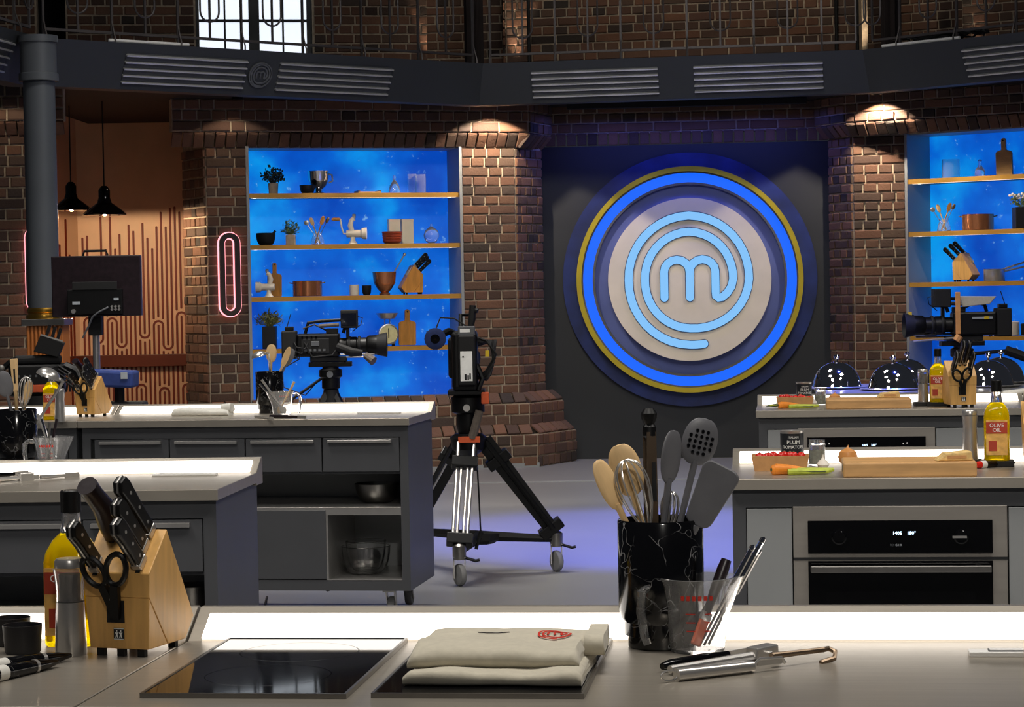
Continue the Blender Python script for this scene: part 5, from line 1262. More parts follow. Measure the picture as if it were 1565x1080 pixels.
tool((-30, 728), (22, 724), .909, 'peeler', 'black peeler lying behind the steel garlic press', 'peeler', .008, 'black_gloss', 'tools on the middle drawer bench')
tool((62, 729), (100, 726), .907, 'can_opener', 'steel opener lying in front of the glass jug', 'opener', .006, 'steel', 'tools on the middle drawer bench')
def plate(px, py, w, rz, label):
    q = G(px, py); o = thing('socket_plate', label, 'socket plate', (q.x, q.y, .9003), rz, 'white socket plates')
    MB().box(0, w, 0, .035, 0, .006).build('plate', 'white_plastic', o, 0, .001); MB().box(.02, w-.02, .006, .029, .006, .0075).build('lid', 'white_plastic', o, 0)
plate(232, 727.5, .2, rz45, 'white socket plate on the middle drawer bench'); plate(546, 632, .2, rz9, 'white socket plate on the drawer bench with the glass bowls')
# pot on the open shelf of the middle bench
q = P(294, 935, 6.75); pot((q.x, q.y, .503), 'steel saucepan on the open shelf of the middle drawer bench', .035*2, .09, 'steel_dark', False, 'saucepan', 'pan', group='saucepans')
# ---- drawer bench with bowls, back row
c = G(413, 631); crock((c.x, c.y, .9), 'black marble crock standing behind a jug before the blue shelves'); g = 'utensils in the crock before the blue shelves'
spoon(b3(.0, .02), u3(415, 526, .03), 'broad wooden spoon behind the small ladle', hw=.05, hl=.085, group=g)
ladle(b3(.01, -.01), u3(411, 540, -.02), 'small steel ladle before a broad wooden spoon', .036, g)
spoon(b3(-.02, .0), u3(443, 530, .0), 'slim wooden spoon leaning toward the camera tripod', hw=.032, hl=.1, group=g, twist=.4)
spoon(b3(-.02, .01), u3(448, 533, .02), 'dark nylon spoon behind the slim wooden one', 'grey_nylon', .04, .085, .006, group=g, name='nylon_spoon')
cj = G(431, 635); jug((cj.x, cj.y, .9), 'glass measuring jug with handle toward the camera tripod', 1.0, radians(180))
for k, (px, py, mt, lb) in enumerate(((400, 580, 'steel', 'steel handle leaning out of the jug before the blue shelves'), (397, 586, 'chrome', 'bright fork handle in the jug before the blue shelves'), (450, 583, 'wood_spoon', 'wooden handle in the jug before the blue shelves'))):
    t = P(px, py, cj.y+.03*k-.03); b0 = Vector((cj.x+(.018 if px < 430 else -.018), cj.y+.01*k-.01, .912)); o = root('spoon_handle', lb, 'spoon', axis_matrix(b0, t), 'tools in the jug before the blue shelves'); L = (t-b0).length
    MB().tube([(0, 0, .03), (0, 0, L*.6), (0, 0, L)], [.003, .005, .006], 8).build('handle', mt, o); MB().lathe([(0, 0), (.012, .01), (.014, .025), (.004, .042), (0, .042)], 14, None, 1, .3).build('head', mt, o)
tool((413, 636), (455, 637), .908, 'peeler', 'dark peeler lying in front of the jug before the blue shelves', 'peeler', .008, 'dark_brown_black', 'tools on the back drawer bench')
tool((390, 636), (412, 639), .906, 'can_opener', 'steel opener lying under the crock before the blue shelves', 'opener', .005, 'steel', 'tools on the back drawer bench')
c = G(131, 637); knife_block((c.x, c.y, .9), radians(-24), 'wooden knife block beside the oil bottle and blue stand', 1.0, 'in the block beside the blue stand')
c = G(80, 641); bottle((c.x, c.y, .9), 'olive oil bottle behind the soup ladle', 1.0)
c = G(92, 644); pepper_mill((c.x, c.y, .9), 'all steel pepper mill next to the oil bottle behind the ladle', 1.0, False)
c = G(309, 635); o = thing('folded_cloth', 'rolled white cloth lying beside the light strip', 'cloth', (c.x, c.y, .9), rz9)
cloth_slab(MB(), .27, .09, 0, .034, 2.2, None).build('roll', 'cloth_white', o, 60); cloth_slab(MB(), .05, .07, .016, .036, 8.2, Matrix.Translation((.115, .02, 0))).build('loose_end', 'cloth_white', o, 60)
# bowls in the open shelves
q = P(577, 772, 10.35); bowl((q.x, q.y, .5035), 'dark steel mixing bowl on the middle shelf', .1, .085, 'steel_dark', group='bowls in the bench shelves')
q = P(560, 880, 10.35)
for i in range(2): bowl((q.x, q.y, .1785+.014*i), 'ribbed glass mixing bowl, %s one of the nested pair' % ('outer', 'inner')[i], .112-.02*i, .125+.01*i, 'glass_clear', group='nested glass bowls', t=.004)
o = MB().tube([G(408, 912, .02), G(405, 925, .015), G(398, 932, .012)], .006, 6).tube([Vector((q.x-.25, 10.4, .125)), Vector((q.x-.18, 10.38, .1)), Vector((q.x-.1, 10.4, .125))], .006, 6).build('power_cable', 'cable'); tag(o, 'black cable sagging under the drawer bench with the glass bowls', 'cable')
# ---- oven benches at right
def ingredients(P_, board, s, where, tall=True):
    """P_: pixel anchors on the worktop"""
    def at(n): v = G(*P_[n]); return (v.x, v.y, .9)
    g_ = 'ingredients on the oven benches'
    c = at('box'); o = thing('tomato_box', 'kraft cardboard tray for cherry tomatoes %s' % where, 'box', c, rz7, g_)
    w, d, h = .085, .05, .045
    vs = [(-w*.9, -d*.9, 0), (w*.9, -d*.9, 0), (w*.9, d*.9, 0), (-w*.9, d*.9, 0), (-w, -d, h), (w, -d, h), (w, d, h), (-w, d, h)]
    MB().add(vs, [(0, 3, 2, 1), (0, 1, 5, 4), (1, 2, 6, 5), (2, 3, 7, 6), (3, 0, 4, 7)]).build('tray', 'kraft', o, 0).modifiers.new('s', 'SOLIDIFY').thickness = .003
    rnd = random.Random(3 if s else 5)
    for i in range(9):
        tx, ty = -.06+.015*i+rnd.uniform(-.004, .004), rnd.uniform(-.03, .03)
        t = thing('cherry_tomato', 'red cherry tomato in the kraft tray %s' % where, 'tomato', (c[0]+tx*cos(rz7), c[1]+ty+tx*sin(rz7), .9+.036+rnd.uniform(0, .008)), 0, 'cherry tomatoes %s' % where)
        MB().ball((0, 0, 0), .0135, 12).build('fruit', 'tomato', t); MB().lathe([(.005, .012), (.001, .0145), (0, .0145)], 5).build('calyx', 'leek_dark', t)
    c = at('can'); o = thing('tomato_can', 'black labelled can of plum tomatoes %s' % where, 'can', c, 0, g_)
    MB().lathe([(.036, 0), (.037, .003), (.036, .006), (.036, .1), (.037, .103), (.037, .106), (.034, .106), (.034, .103), (0, .103)], 32).build('tin', 'steel', o)
    lb = MB().lathe([(.0365, .008), (.0365, .098)], 32).build('label', 'can_black', o)
    for (t, z, sz) in (('ITALIAN', .086, .009), ('PLUM', .071, .017), ('TOMATOES', .056, .0135)):
        m = text_part(t, sz, 'label_lettering', 'print_white', lb, Matrix.Translation((0, 0, z)) @ UPRIGHT)
        for v in m.data.vertices: a = v.co.x/.0368; r = .0368-v.co.y*.5; v.co = Vector((r*sin(a), -r*cos(a), v.co.z))
    c = at('jar'); o = thing('herb_jar', 'small glass jar of dried herbs %s' % where, 'jar', c, 0, g_)
    MB().lathe([(.024, 0), (.0255, .003), (.0255, .066), (.022, .07), (.022, .066), (.0235, .062), (.0235, .006), (0, .006)], 24).build('glass_body', 'glass', o); MB().lathe([(.0228, .007), (.0228, .05), (0, .05)], 20).build('herbs', 'herb_glass', o); MB().lathe([(.0245, .07), (.0245, .08), (0, .081)], 20).build('lid', 'glass', o)
    c = at('onion'); o = thing('onion', 'brown onion beside the chopping board %s' % where, 'onion', c, 0, g_)
    MB().lathe([(0, .001), (.012, .003), (.026, .016), (.03, .03), (.025, .046), (.013, .053), (.005, .057), (.003, .061), (0, .061)], 24).build('bulb', 'onion', o); MB().tube([(0, 0, .058), (.002, 0, .066)], [.003, .001], 6).build('stalk', 'kraft', o)
    c = at('board'); o = thing('butcher_board', 'thick wooden chopping block %s' % where, 'chopping board', c, rz7, g_)
    MB().box(0, board, 0, .22, 0, .043).build('block', 'wood_board', o, 0, .005); MB().box(-.0006, .002, .07, .15, .012, .03).build('hand_grip', 'dark_brown_black', o, 0)
    v = G(*P_['cheese'], .943); o = thing('cheese_wedge', 'wrapped wedge of hard cheese on the chopping block %s' % where, 'cheese', (v.x, v.y, .9432), rz7+.15, g_)
    MB().prism([(0, 0), (.105, 0), (.1, .028), (.025, .022)], 0, .055, 'y').build('wedge', 'cheese', o, 0, .004); MB().box(.03, .085, -.0008, 0, .007, .016).build('rind_print', 'kraft', o, 0)
    v = at('carrot')
    for i, (a, b) in enumerate((((0, 0), (.1, .04)), ((.012, .03), (.12, .062)))):
        o = root('carrot', ('thicker carrot lying in front of the celery %s', 'second carrot lying behind the first %s')[i] % where, 'carrot', axis_matrix((v[0]+a[0], v[1]+a[1], .916), (v[0]+b[0], v[1]+b[1], .909)), 'carrots %s' % where)
        MB().tube([(0, 0, -.002), (0, 0, .004), (0, 0, .05), (0, 0, .105)], [.008, .0155, .0135, .005], 14).build('root', 'carrot', o); MB().tube([(0, 0, -.003), (0, 0, .003)], .0055, 8).build('cut_top', 'leek_dark', o)
    for i in range(3):
        o = root('celery_stick', 'pale green celery stick, %s of three %s' % (('front', 'middle', 'rear')[i], where), 'celery', axis_matrix((v[0]+.045+.012*i, v[1]-.012+.02*i, .91), (v[0]+.165+.01*i, v[1]-.002+.026*i, .909)), 'celery %s' % where)
        MB().tube([(0, 0, 0), (0, 0, .05), (0, 0, .12)], [.009, .0085, .006], 8).build('stick', 'celery', o); MB().tube([(0, -.006, .002), (0, -.006, .11)], .0022, 5).build('rib', 'leek_dark', o)
    c = at('garlic'); o = thing('garlic_bulb', 'white garlic bulb at the end of the celery %s' % where, 'garlic', c, 0, g_)
    MB().lathe([(0, 0), (.012, .002), (.019, .012), (.015, .022), (.005, .03), (.003, .036), (0, .036)], 10).build('bulb', 'garlic', o); MB().tube([(0, 0, .034), (.001, 0, .042)], .003, 6).build('stem', 'garlic', o)
ingredients(dict(box=(1193, 718), can=(1211, 710), jar=(1249, 711.5), onion=(1296, 713), board=(1289, 730), cheese=(1432, 705), carrot=(1180, 726), garlic=(1258, 716)), .375, 1, 'on the near oven bench')
ingredients(dict(box=(1215, 621), can=(1229, 618.5), jar=(1254, 619), onion=(1276, 620), board=(1263, 625.5), cheese=(1341, 608), carrot=(1190, 624.5), garlic=(1243, 620)), .375, 0, 'on the bench before the cloches')
def leek(px0, px1, py, label):
    p, q = G(px0, py), G(px1, py-1); o = root('dark_leaf', label, 'vegetable', axis_matrix((p.x, p.y, .908), (q.x, q.y, .912)), 'ingredients on the oven benches'); L = (q-p).length
    MB().tube([(0, 0, 0), (0, 0, L*.5), (0, 0, L)], [.002, .007, .011], 8).build('blade', 'leek_dark', o); MB().tube([(0, -.004, L*.2), (0, -.008, L*.9)], .002, 5).build('midrib', 'celery', o)
leek(1171, 1195, 623, 'dark pointed leaf lying at the bench corner before the cloches')
c = G(1483, 711); pepper_mill((c.x, c.y, .9), 'all steel pepper mill on a black tray by the large oil bottle', 1.0, False, True)
c = G(1524, 712); bottle((c.x, c.y, .9), 'large olive oil bottle on a black tray on the near oven bench', 1.0, radians(-12), True, True)
c = G(1411, 620); pepper_mill((c.x, c.y, .9), 'clear topped pepper mill on a black tray before the cloches', 1.0, True, True)
c = G(1434, 620); bottle((c.x, c.y, .9), 'olive oil bottle on a black tray before the cloches', 1.0, radians(-12), True, True)
c = G(1473, 623); knife_block((c.x, c.y, .9), radians(3), 'wooden knife block facing forward between oil bottle and cloches', 1.1, 'in the block before the cloches', ((.032, .3, .11, 0), (.02, .8, .125, 0), (-.002, .8, .13, 0), (-.036, .3, .115, 0)))
c = G(1600, 718); knife_block((c.x, c.y, .9), radians(-8), 'wooden knife block at the end of the near oven bench', 1.05, 'in the block beside the large oil bottle')
p0, p1 = G(1491, 716), G(1551, 711); o = root('knife_sheath', 'glossy black sheathed knife with a red and white end beside the chopping block', 'knife', axis_matrix((p0.x, p0.y, .911), (p1.x, p1.y, .908)), 'sheathed knives'); L = (p1-p0).length
MB().tube([(0, 0, 0), (0, 0, L*.12)], [.009, .0115], 12).build('red_end', 'tomato', o); MB().tube([(0, 0, L*.12), (0, 0, L*.24)], .0118, 12).build('white_band', 'white_plastic', o)
MB().tube([(0, 0, L*.24), (0, 0, L*.65), (0, 0, L*.85), (0, 0, L)], [.0115, .011, .008, .0025], 12).build('sheath', 'marble', o)
c = G(1560, 612); o = thing('folded_cloth', 'crumpled white cloth lying beside the knife block before the cloches', 'cloth', (c.x, c.y, .9), rz7); cloth_slab(MB(), .16, .1, 0, .03, 6.1, None).build('lower_fold', 'cloth_white', o, 60); cloth_slab(MB(), .12, .08, .026, .025, 9.1, Matrix.Translation((-.02, .01, 0)) @ Matrix.Rotation(-.12, 4, 'Y')).build('upper_fold', 'cloth_white', o, 60)
# ---- cloches on a steel table
q = P(1248, 594, 11.75); tb = thing('steel_table', 'long steel serving table carrying the silver cloches', 'table', (q.x, q.y, 0), rz7)
MB().box(0, 1.5, 0, 1.15, .855, .895).build('top', 'steel', tb, 0, .004); MB().box(.02, 1.48, .02, 1.13, .3, .32).build('undershelf', 'steel_dark', tb, 0)
for x in (.04, 1.46):
    for y in (.05, 1.1): MB().tube([(x, y, 0), (x, y, .856)], .02, 10).build('leg', 'steel', tb)
for (px, Y, lb) in ((1279, 12.3, 'silver cloche set apart toward the dark wall'), (1365, 12.0, 'silver cloche closest to the bench'), (1387, 12.55, 'silver cloche behind the one closest to the bench'), (1511, 12.15, 'silver cloche beside the knife block'), (1530, 12.6, 'silver cloche under the camera pan handle')):
    q = P(px, 585, Y); o = thing('food_cloche', lb, 'cloche', (q.x, q.y, .8955), 0, 'silver cloches'); r = .127
    pr = [(r+.006, .012), (r+.004, .018)]+[(r*cos(a), .018+r*1.0*sin(a)) for a in [pi/2*i/10 for i in range(1, 10)]]+[(0, .018+r)]
    MB().lathe(pr, 48).build('dome', 'chrome', o); MB().lathe([(.006, .018+r-.002), (.006, .018+r+.012), (.013, .018+r+.018), (.017, .018+r+.028), (.011, .018+r+.038), (0, .018+r+.041)], 16).build('knob', 'chrome', o)
    MB().lathe([(.11, 0), (.145, .004), (.158, .011), (.156, .013), (.142, .008), (0, .006)], 40, None, 1.12, .9).build('plate', 'steel', o)
# ================================================================== STUDIO CAMERAS AND MONITOR
def rodT(a, b): return axis_matrix(a, b)
def tripod_legs(par, apex, feet, r=.02, mat='black_plastic'):
    for f in feet:
        MB().tube([apex, [apex[i]+(f[i]-apex[i])*.55 for i in range(3)]], r, 8).build('upper_leg', mat, par)
        MB().tube([[apex[i]+(f[i]-apex[i])*.5 for i in range(3)], f], r*.7, 8).build('lower_leg', mat, par)
        MB().ball(f, r*1.2, 8).build('foot', 'rubber', par)
def studio_camera(o, s=1.0, grip=None):
    """camera body along +x (lens), z up, origin on the head plate"""
    X = Matrix.Rotation(pi/2, 4, 'Y')
    MB().box(-.2, .06, -.06, .06, .03, .17).build('body', 'black_plastic', o, 0, .012)
    MB().box(-.17, .0, -.067, -.06, .05, .14).build('side_panel', 'black_matte', o, 0, .003)
    mb = MB()
    for k in range(5): mb.box(-.15+.028*k, -.135+.028*k, -.071, -.066, .065, .078)
    mb.build('button', 'grey_plastic', o, 0)
    MB().box(-.11, -.06, -.072, -.066, .095, .125).build('display_window', 'grey_plastic', o, 0, .002)
    MB().box(-.29, -.2, -.055, .055, .02, .19).build('battery_pack', 'black_matte', o, 0, .008)
    MB().box(-.27, -.22, -.03, .03, .19, .215).build('receiver', 'black_plastic', o, 0, .004)
    MB().tube([(-.26, .0, .21), (-.235, 0, .29)], .003, 5).build('antenna', 'black_matte', o)
    MB().lathe([(.045, .06), (.045, .1), (.052, .105), (.052, .16), (.047, .165), (.047, .22), (.058, .235), (.06, .3), (.052, .3), (.05, .285), (0, .285)], 28, Matrix.Translation((0, 0, .095)) @ X).build('lens_barrel', 'black_plastic', o)
    MB().lathe([(.062, .285), (.075, .345), (.073, .345), (.058, .29)], 28, Matrix.Translation((0, 0, .095)) @ X).build('lens_hood', 'black_matte', o)
    MB().lathe([(.05, .286), (.03, .292), (0, .295)], 24, Matrix.Translation((0, 0, .095)) @ X).build('front_element', 'lens_glass', o)
    MB().lathe([(.0535, .11), (.0535, .125), (.05, .126)], 28, Matrix.Translation((0, 0, .095)) @ X).build('focus_ring', 'grey_plastic', o)
    MB().tube([(-.15, 0, .17), (-.13, 0, .235), (-.05, 0, .245), (.08, 0, .25), (.1, 0, .225), (.08, 0, .17)], .011, 8).build('top_handle', 'black_plastic', o)
    MB().box(.07, .17, -.06, .05, .2, .31).build('viewfinder', 'black_matte', o, 0, .006)
    MB().box(.075, .165, -.062, -.059, .215, .29).build('viewfinder_screen', 'lens_glass', o, 0)
    MB().box(.1, .12, -.03, .0, .14, .21).build('viewfinder_arm', 'black_plastic', o, 0)
    MB().tube([(.05, -.085, .09), (.14, -.11, .055), (.2, -.1, .05)], [.026, .028, .02], 10).build('lens_grip', 'black_matte', o)
    for z in (.045, .06): MB().tube([(.05, -.03, z-.02), (.27, -.03, z-.02)], .006, 6).build('support_rod', 'steel_dark', o)
    mb = MB()
    for k in range(9): mb.lathe([(.0, -.009), (.006, -.009), (.006, .004), (0, .004)], 8, Matrix.Translation((-.19+.028*(k % 5), -.066, .15-.095*(k//5))) @ Matrix.Rotation(pi/2, 4, 'X'))
    mb.build('dial', 'black_gloss', o)
    for k, x in enumerate((-.255, -.235, -.215)): MB().tube([(x, -.056, .06+.03*k), (x+.02, -.085, .05+.02*k), (x+.07, -.08, .02+.03*k), (x+.09, -.064, .06+.03*k)], .0045, 6).build('cable_loop', 'cable', o)
    for x in (.11, .17, .235): MB().lathe([(.054, x), (.0565, x+.004), (.0565, x+.012), (.054, x+.016)], 28, Matrix.Translation((0, 0, .095)) @ X).build('ribbed_ring', 'black_matte', o)
    MB().box(-.02, .05, -.05, .03, .17, .2).build('top_module', 'black_matte', o, 0, .004); MB().tube([(-.02, -.03, .19), (-.09, -.03, .225), (-.16, -.03, .2)], .006, 6).build('mic_cable', 'cable', o)
    MB().tube([(-.06, -.05, .215), (.06, -.05, .222)], .012, 10).build('microphone', 'grey_foam', o)
    MB().box(-.12, .1, -.045, .045, 0, .03).build('base_plate', 'black_matte', o, 0, .003)
    MB().tube([(-.15, -.07, .12), (-.1, -.1, .03), (.02, -.09, .04), (.06, -.065, .1)], .004, 6).build('cable_loop', 'cable', o)
    MB().tube([(.165, .02, .27), (.2, 0, .26), (.19, -.02, .22), (.14, -.03, .18)], .003, 5).build('viewfinder_cable', 'cable', o)
def fluid_head(o, z):
    MB().box(-.13, .13, -.04, .04, z-.03, z).build('sliding_plate', 'black_plastic', o, 0, .004)
    MB().lathe([(.04, z-.17), (.055, z-.16), (.055, z-.1), (.07, z-.09), (.07, z-.05), (.05, z-.04), (.05, z-.03), (0, z-.03)], 20).build('fluid_head', 'black_plastic', o)
    MB().lathe([(.0, -.075), (.02, -.075), (.02, .075), (0, .075)], 14, Matrix.Translation((0, 0, z-.075)) @ Matrix.Rotation(pi/2, 4, 'X')).build('tilt_knob', 'grey_plastic', o)
# ---- camera in front of the left alcove, lens to the right
Yc = 13.8; q = P(505, 552, Yc); zt = q.z
t = thing('camera_tripod', 'black tripod under the camera in front of the blue shelves', 'tripod', (q.x, q.y, 0), 0, 'camera supports')
fluid_head(t, zt-.002); tripod_legs(t, (0, 0, zt-.17), [(-.42, -.25, .02), (.42, -.2, .02), (0, .5, .02)], .035)
MB().lathe([(.05, zt-.3), (.06, zt-.26), (.045, zt-.17), (0, zt-.17)], 16).build('bowl_mount', 'black_matte', t)
MB().tube([(-.05, -.05, zt-.1), (-.3, -.12, zt-.27)], .009, 8).build('pan_bar', 'black_plastic', t); MB().tube([(-.26, -.11, zt-.24), (-.34, -.13, zt-.3)], .017, 8).build('pan_grip', 'grey_foam', t)
MB().tube([(-.34, -.13, zt-.16), (-.31, -.12, zt-.2), (-.27, -.1, zt-.3), (-.25, -.1, zt-.34)], [.03, .03, .035, .03], 8).build('zoom_control', 'black_matte', t)
MB().tube([(-.18, -.05, zt+.02), (-.29, -.06, zt-.04), (-.28, -.06, zt-.15), (-.15, -.06, zt-.2), (-.06, -.06, zt-.1)], .004, 6).build('cable', 'cable', t)
o = thing('studio_camera', 'black broadcast camera with long lens in front of the blue shelves', 'camera', (q.x, q.y, zt), 0, 'broadcast cameras'); studio_camera(o)
MB().tube([(.22, -.1, .035), (.27, -.13, .0)], [.02, .028], 10).build('foam_grip', 'grey_foam', o)
# ---- camera at right, lens to the left
Yc = 13.6; q = P(1470, 520, Yc); zt = q.z
t = thing('camera_tripod', 'black tripod behind the silver cloches', 'tripod', (q.x, q.y, 0), 0, 'camera supports')
fluid_head(t, zt-.002); tripod_legs(t, (0, 0, zt-.17), [(-.42, -.25, .02), (.42, -.2, .02), (0, .5, .02)], .035)
MB().tube([(.05, -.05, zt-.08), (.3, -.1, zt-.06), (.48, -.12, zt-.16)], .012, 8).build('pan_bar', 'black_plastic', t); MB().tube([(.24, -.1, zt-.06), (.4, -.11, zt-.12)], .03, 10).build('pan_grip', 'black_matte', t)
MB().tube([(-.3, -.06, zt+.0), (-.02, -.06, zt+.02)], .006, 8).build('lens_support_rod', 'steel', t)
o = thing('studio_camera', 'black broadcast camera with tan grip and pale cover above the cloches', 'camera', (q.x, q.y, zt), pi, 'broadcast cameras'); studio_camera(o)
MB().box(.02, .05, .068, .075, .04, .29).build('tan_grip', 'orange_grip', o, 0, .004, label='tan wooden grip'); MB().tube([(.03, .09, .03), (.05, .09, .0)], .024, 8).build('hand_strap', 'orange_grip', o)
MB().prism([(-.2, .26), (.02, .265), (-.0, .2), (-.16, .215)], .02, .05, 'y').build('pale_cover', 'cloth', o, 0, .004); MB().box(-.17, -.05, .071, .073, .128, .14).build('name_strip', 'print_grey', o, 0); MB().box(-.15, -.12, .073, .0745, .126, .142).build('yellow_tag', 'yellow', o, 0)
MB().box(.3, .32, -.0, .02, .155, .175).build('yellow_tag', 'yellow', o, 0)
# ---- middle camera seen from behind on a wheeled tripod
f1, f2 = G(703, 895, 0), G(851, 873, 0); ap = P(716, 668, 11.62); f3 = Vector((2*ap.x-(f1.x+f2.x)/2-.12, 12.25, 0))
t = thing('camera_tripod', 'tall black tripod with steel tubes on a wheeled spreader', 'tripod', (ap.x, ap.y, 0), 0, 'camera supports'); A = Vector((0, 0, ap.z))
fl = [Vector((f.x-ap.x, f.y-ap.y, 0)) for f in (f1, f2, f3)]; hub = Vector((.05, .05, .2))
ring_ = MB().lathe([(.03, A.z-.1), (.085, A.z-.06), (.095, A.z), (.07, A.z+.02), (0, A.z+.02)], 20).build('crown', 'black_plastic', t)
MB().box(-.05, .06, -.105, -.095, A.z-.02, A.z+.01).build('red_label', 'orange_strap', t, 0)
for i, f in enumerate(fl):
    d = Vector((f.x, f.y)).normalized(); top = Vector((d.x*.08, d.y*.08, A.z-.02)); bot = Vector((f.x, f.y, .19)); sd = Vector((-d.y, d.x, 0))
    kn = top+(bot-top)*.93; k2 = top+(bot-top)*.2
    for s_ in (-.045, .045):
        MB().tube([top+sd*s_*.9, kn+sd*s_*.8], .014 if i else .009, 8).build('outer_tube', 'black_plastic' if i else 'steel', t)
    for s_ in (-.016, .016): MB().tube([k2+sd*s_, kn+sd*s_], .007 if i else .008, 8).build('inner_tube', 'steel', t)
    if i: MB().prism([(-.045, 0), (.045, 0), (.036, 1), (-.036, 1)], -.012, .012, 'y', axis_matrix(top, kn, atan2(d.x, -d.y) if False else 0) @ Matrix.Diagonal((1, 1, (kn-top).length, 1))).build('leg_panel', 'black_matte', t, 0)
    for p_ in (k2, kn): MB().box(-.066, .066, -.03, .03, -.028, .028, axis_matrix(p_, p_+(bot-top).normalized())).build('leg_clamp', 'black_plastic', t, 0, .005)
    MB().tube([kn, bot-Vector((0, 0, .02))], .022, 8).build('ankle', 'black_plastic', t)
    MB().tube([hub, bot+Vector((0, 0, -.02))], [.03, .02], 6).build('spreader_arm', 'black_matte', t)
    cst = MB().lathe([(.03, .13), (.034, .15), (.034, .2), (.02, .21), (0, .21)], 14, Matrix.Translation((f.x, f.y, 0))).build('caster_post', 'steel_dark', t)
    MB().box(f.x-.03, f.x-.024, f.y-.02, f.y+.03, .04, .14).box(f.x+.024, f.x+.03, f.y-.02, f.y+.03, .04, .14).box(f.x-.03, f.x+.03, f.y-.02, f.y+.03, .13, .145).build('caster_fork', 'steel', cst, 0)
    MB().lathe([(0, -.018), (.03, -.018), (.05, -.014), (.055, -.006), (.055, .006), (.05, .014), (.03, .018), (0, .018)], 22, Matrix.Translation((f.x, f.y-.0, .055)) @ Matrix.Rotation(.5, 4, 'Z') @ Matrix.Rotation(pi/2, 4, 'Y')).build('caster_wheel', 'wheel_grey', cst)
    MB().tube([(f.x+.03, f.y-.01, .14), (f.x+.08, f.y-.02, .125), (f.x+.1, f.y-.02, .13)], .008, 6).build('brake_pedal', 'black_plastic', cst)
MB().lathe([(.07, .16), (.1, .18), (.1, .21), (0, .21)], 6, Matrix.Translation((hub.x, hub.y, 0))).build('spreader_hub', 'black_matte', t)
MB().tube([(.04, -.1, A.z-.05), (.05, -.12, A.z-.3), (.055, -.12, A.z-.47)], .005, 6).tube([(.055, -.12, A.z-.47), (.03, -.12, A.z-.56)], .01, 6).build('dangling_cable', 'cable', t)
ztop = P(716, 595, 11.62).z
MB().lathe([(.05, A.z+.02), (.06, A.z+.06), (.06, A.z+.12), (.085, A.z+.13), (.085, ztop-.04), (.06, ztop-.02), (0, ztop-.02)], 20).build('fluid_head', 'black_plastic', t)
MB().box(-.1, .09, -.1, .12, ztop-.025, ztop).build('head_plate', 'black_plastic', t, 0, .005)
MB().box(.07, .11, -.13, -.09, ztop-.07, ztop-.01).build('red_lever', 'orange_strap', t, 0, .006)
MB().lathe([(0, 0), (.018, 0), (.018, .012), (0, .012)], 14, Matrix.Translation((-.005, -.085, ztop-.09)) @ Matrix.Rotation(pi/2, 4, 'X')).build('drag_dial', 'steel', t)
MB().tube([(.02, -.09, A.z+.0), (.06, -.1, A.z+.14)], .022, 10).build('pan_grip', 'grey_foam', t)
k = 11.62/F
o = thing('studio_camera', 'black camera seen from behind with a white label, on the wheeled tripod', 'camera', (ap.x, ap.y, ztop), 0, 'broadcast cameras')
MB().box(-.075, .055, -.13, .18, .0, .3).build('body', 'black_plastic', o, 0, .02)
MB().box(-.095, -.06, -.08, .12, .06, .27).build('side_module', 'black_matte', o, 0, .02)
MB().box(-.04, .045, -.19, -.13, .03, .28).build('battery_pack', 'black_matte', o, 0, .008)
MB().box(-.03, .03, -.194, -.19, .05, .2).build('white_label', 'print_white', o, 0)
mb = MB().box(-.01, .0, -.196, -.194, .055, .085).box(.004, .012, -.196, -.194, .055, .08).box(.014, .022, -.196, -.194, .06, .09).box(-.02, -.012, -.196, -.194, .17, .176); mb.build('label_marks', 'black_matte', o, 0)
MB().box(-.04, .045, -.17, -.12, .28, .325).build('receiver_box', 'grey_plastic', o, 0, .004); MB().box(-.03, .02, -.172, -.17, .295, .312).build('name_strip', 'print_white', o, 0)
MB().tube([(-.03, 0, .3), (-.03, .05, .38), (.02, .05, .38), (.03, .0, .32)], .012, 8).build('top_handle', 'black_plastic', o)
MB().tube([(.02, -.05, .31), (.03, -.05, .36), (.035, -.05, .43)], [.016, .02, .018], 8).tube([(.035, -.05, .41), (.06, -.06, .4)], .012, 8).build('antenna_mount', 'black_matte', o)
MB().lathe([(.02, .0), (.05, .012), (.055, .05), (.03, .06), (0, .06)], 18, Matrix.Translation((-.155, -.12, .265)) @ Matrix.Rotation(pi/2, 4, 'X')).build('eyepiece_cup', 'navy_pad', o, label='navy padded eyepiece cup')
MB().lathe([(.014, .058), (.024, .062), (.0, .063)], 14, Matrix.Translation((-.155, -.12, .265)) @ Matrix.Rotation(pi/2, 4, 'X')).build('eyepiece', 'black_gloss', o)
MB().tube([(-.13, -.08, .28), (-.09, -.02, .3), (-.05, 0, .28)], .018, 8).build('eyepiece_arm', 'black_plastic', o)
MB().tube([(-.15, -.1, .32), (-.13, -.08, .37), (-.06, -.06, .365), (.02, -.06, .31)], .004, 6).build('eyepiece_cable', 'cable', o)
cr = random.Random(11)
for j in range(6):
    MB().tube([(.05, -.1+.03*j, .27-.01*j), (.1+.01*j, -.1+.02*j, .25), (.15-.006*j, -.08, .18-.02*j), (.1, -.08, .1-.01*j), (.05, -.06, .06)], .006, 6).build('cable_loop', 'cable', o)
MB().box(.095, .115, -.13, -.11, .17, .2).build('yellow_tag', 'yellow', o, 0)
MB().tube([(.05, -.1, .13), (.08, -.11, .06), (.055, -.11, .0)], .014, 8).build('side_arm', 'black_plastic', o)
MB().lathe([(.05, .18), (.06, .32), (.075, .36), (.07, .36), (0, .3)], 20, Matrix.Translation((-.01, 0, .15)) @ Matrix.Rotation(-pi/2, 4, 'X')).build('lens', 'black_plastic', o)
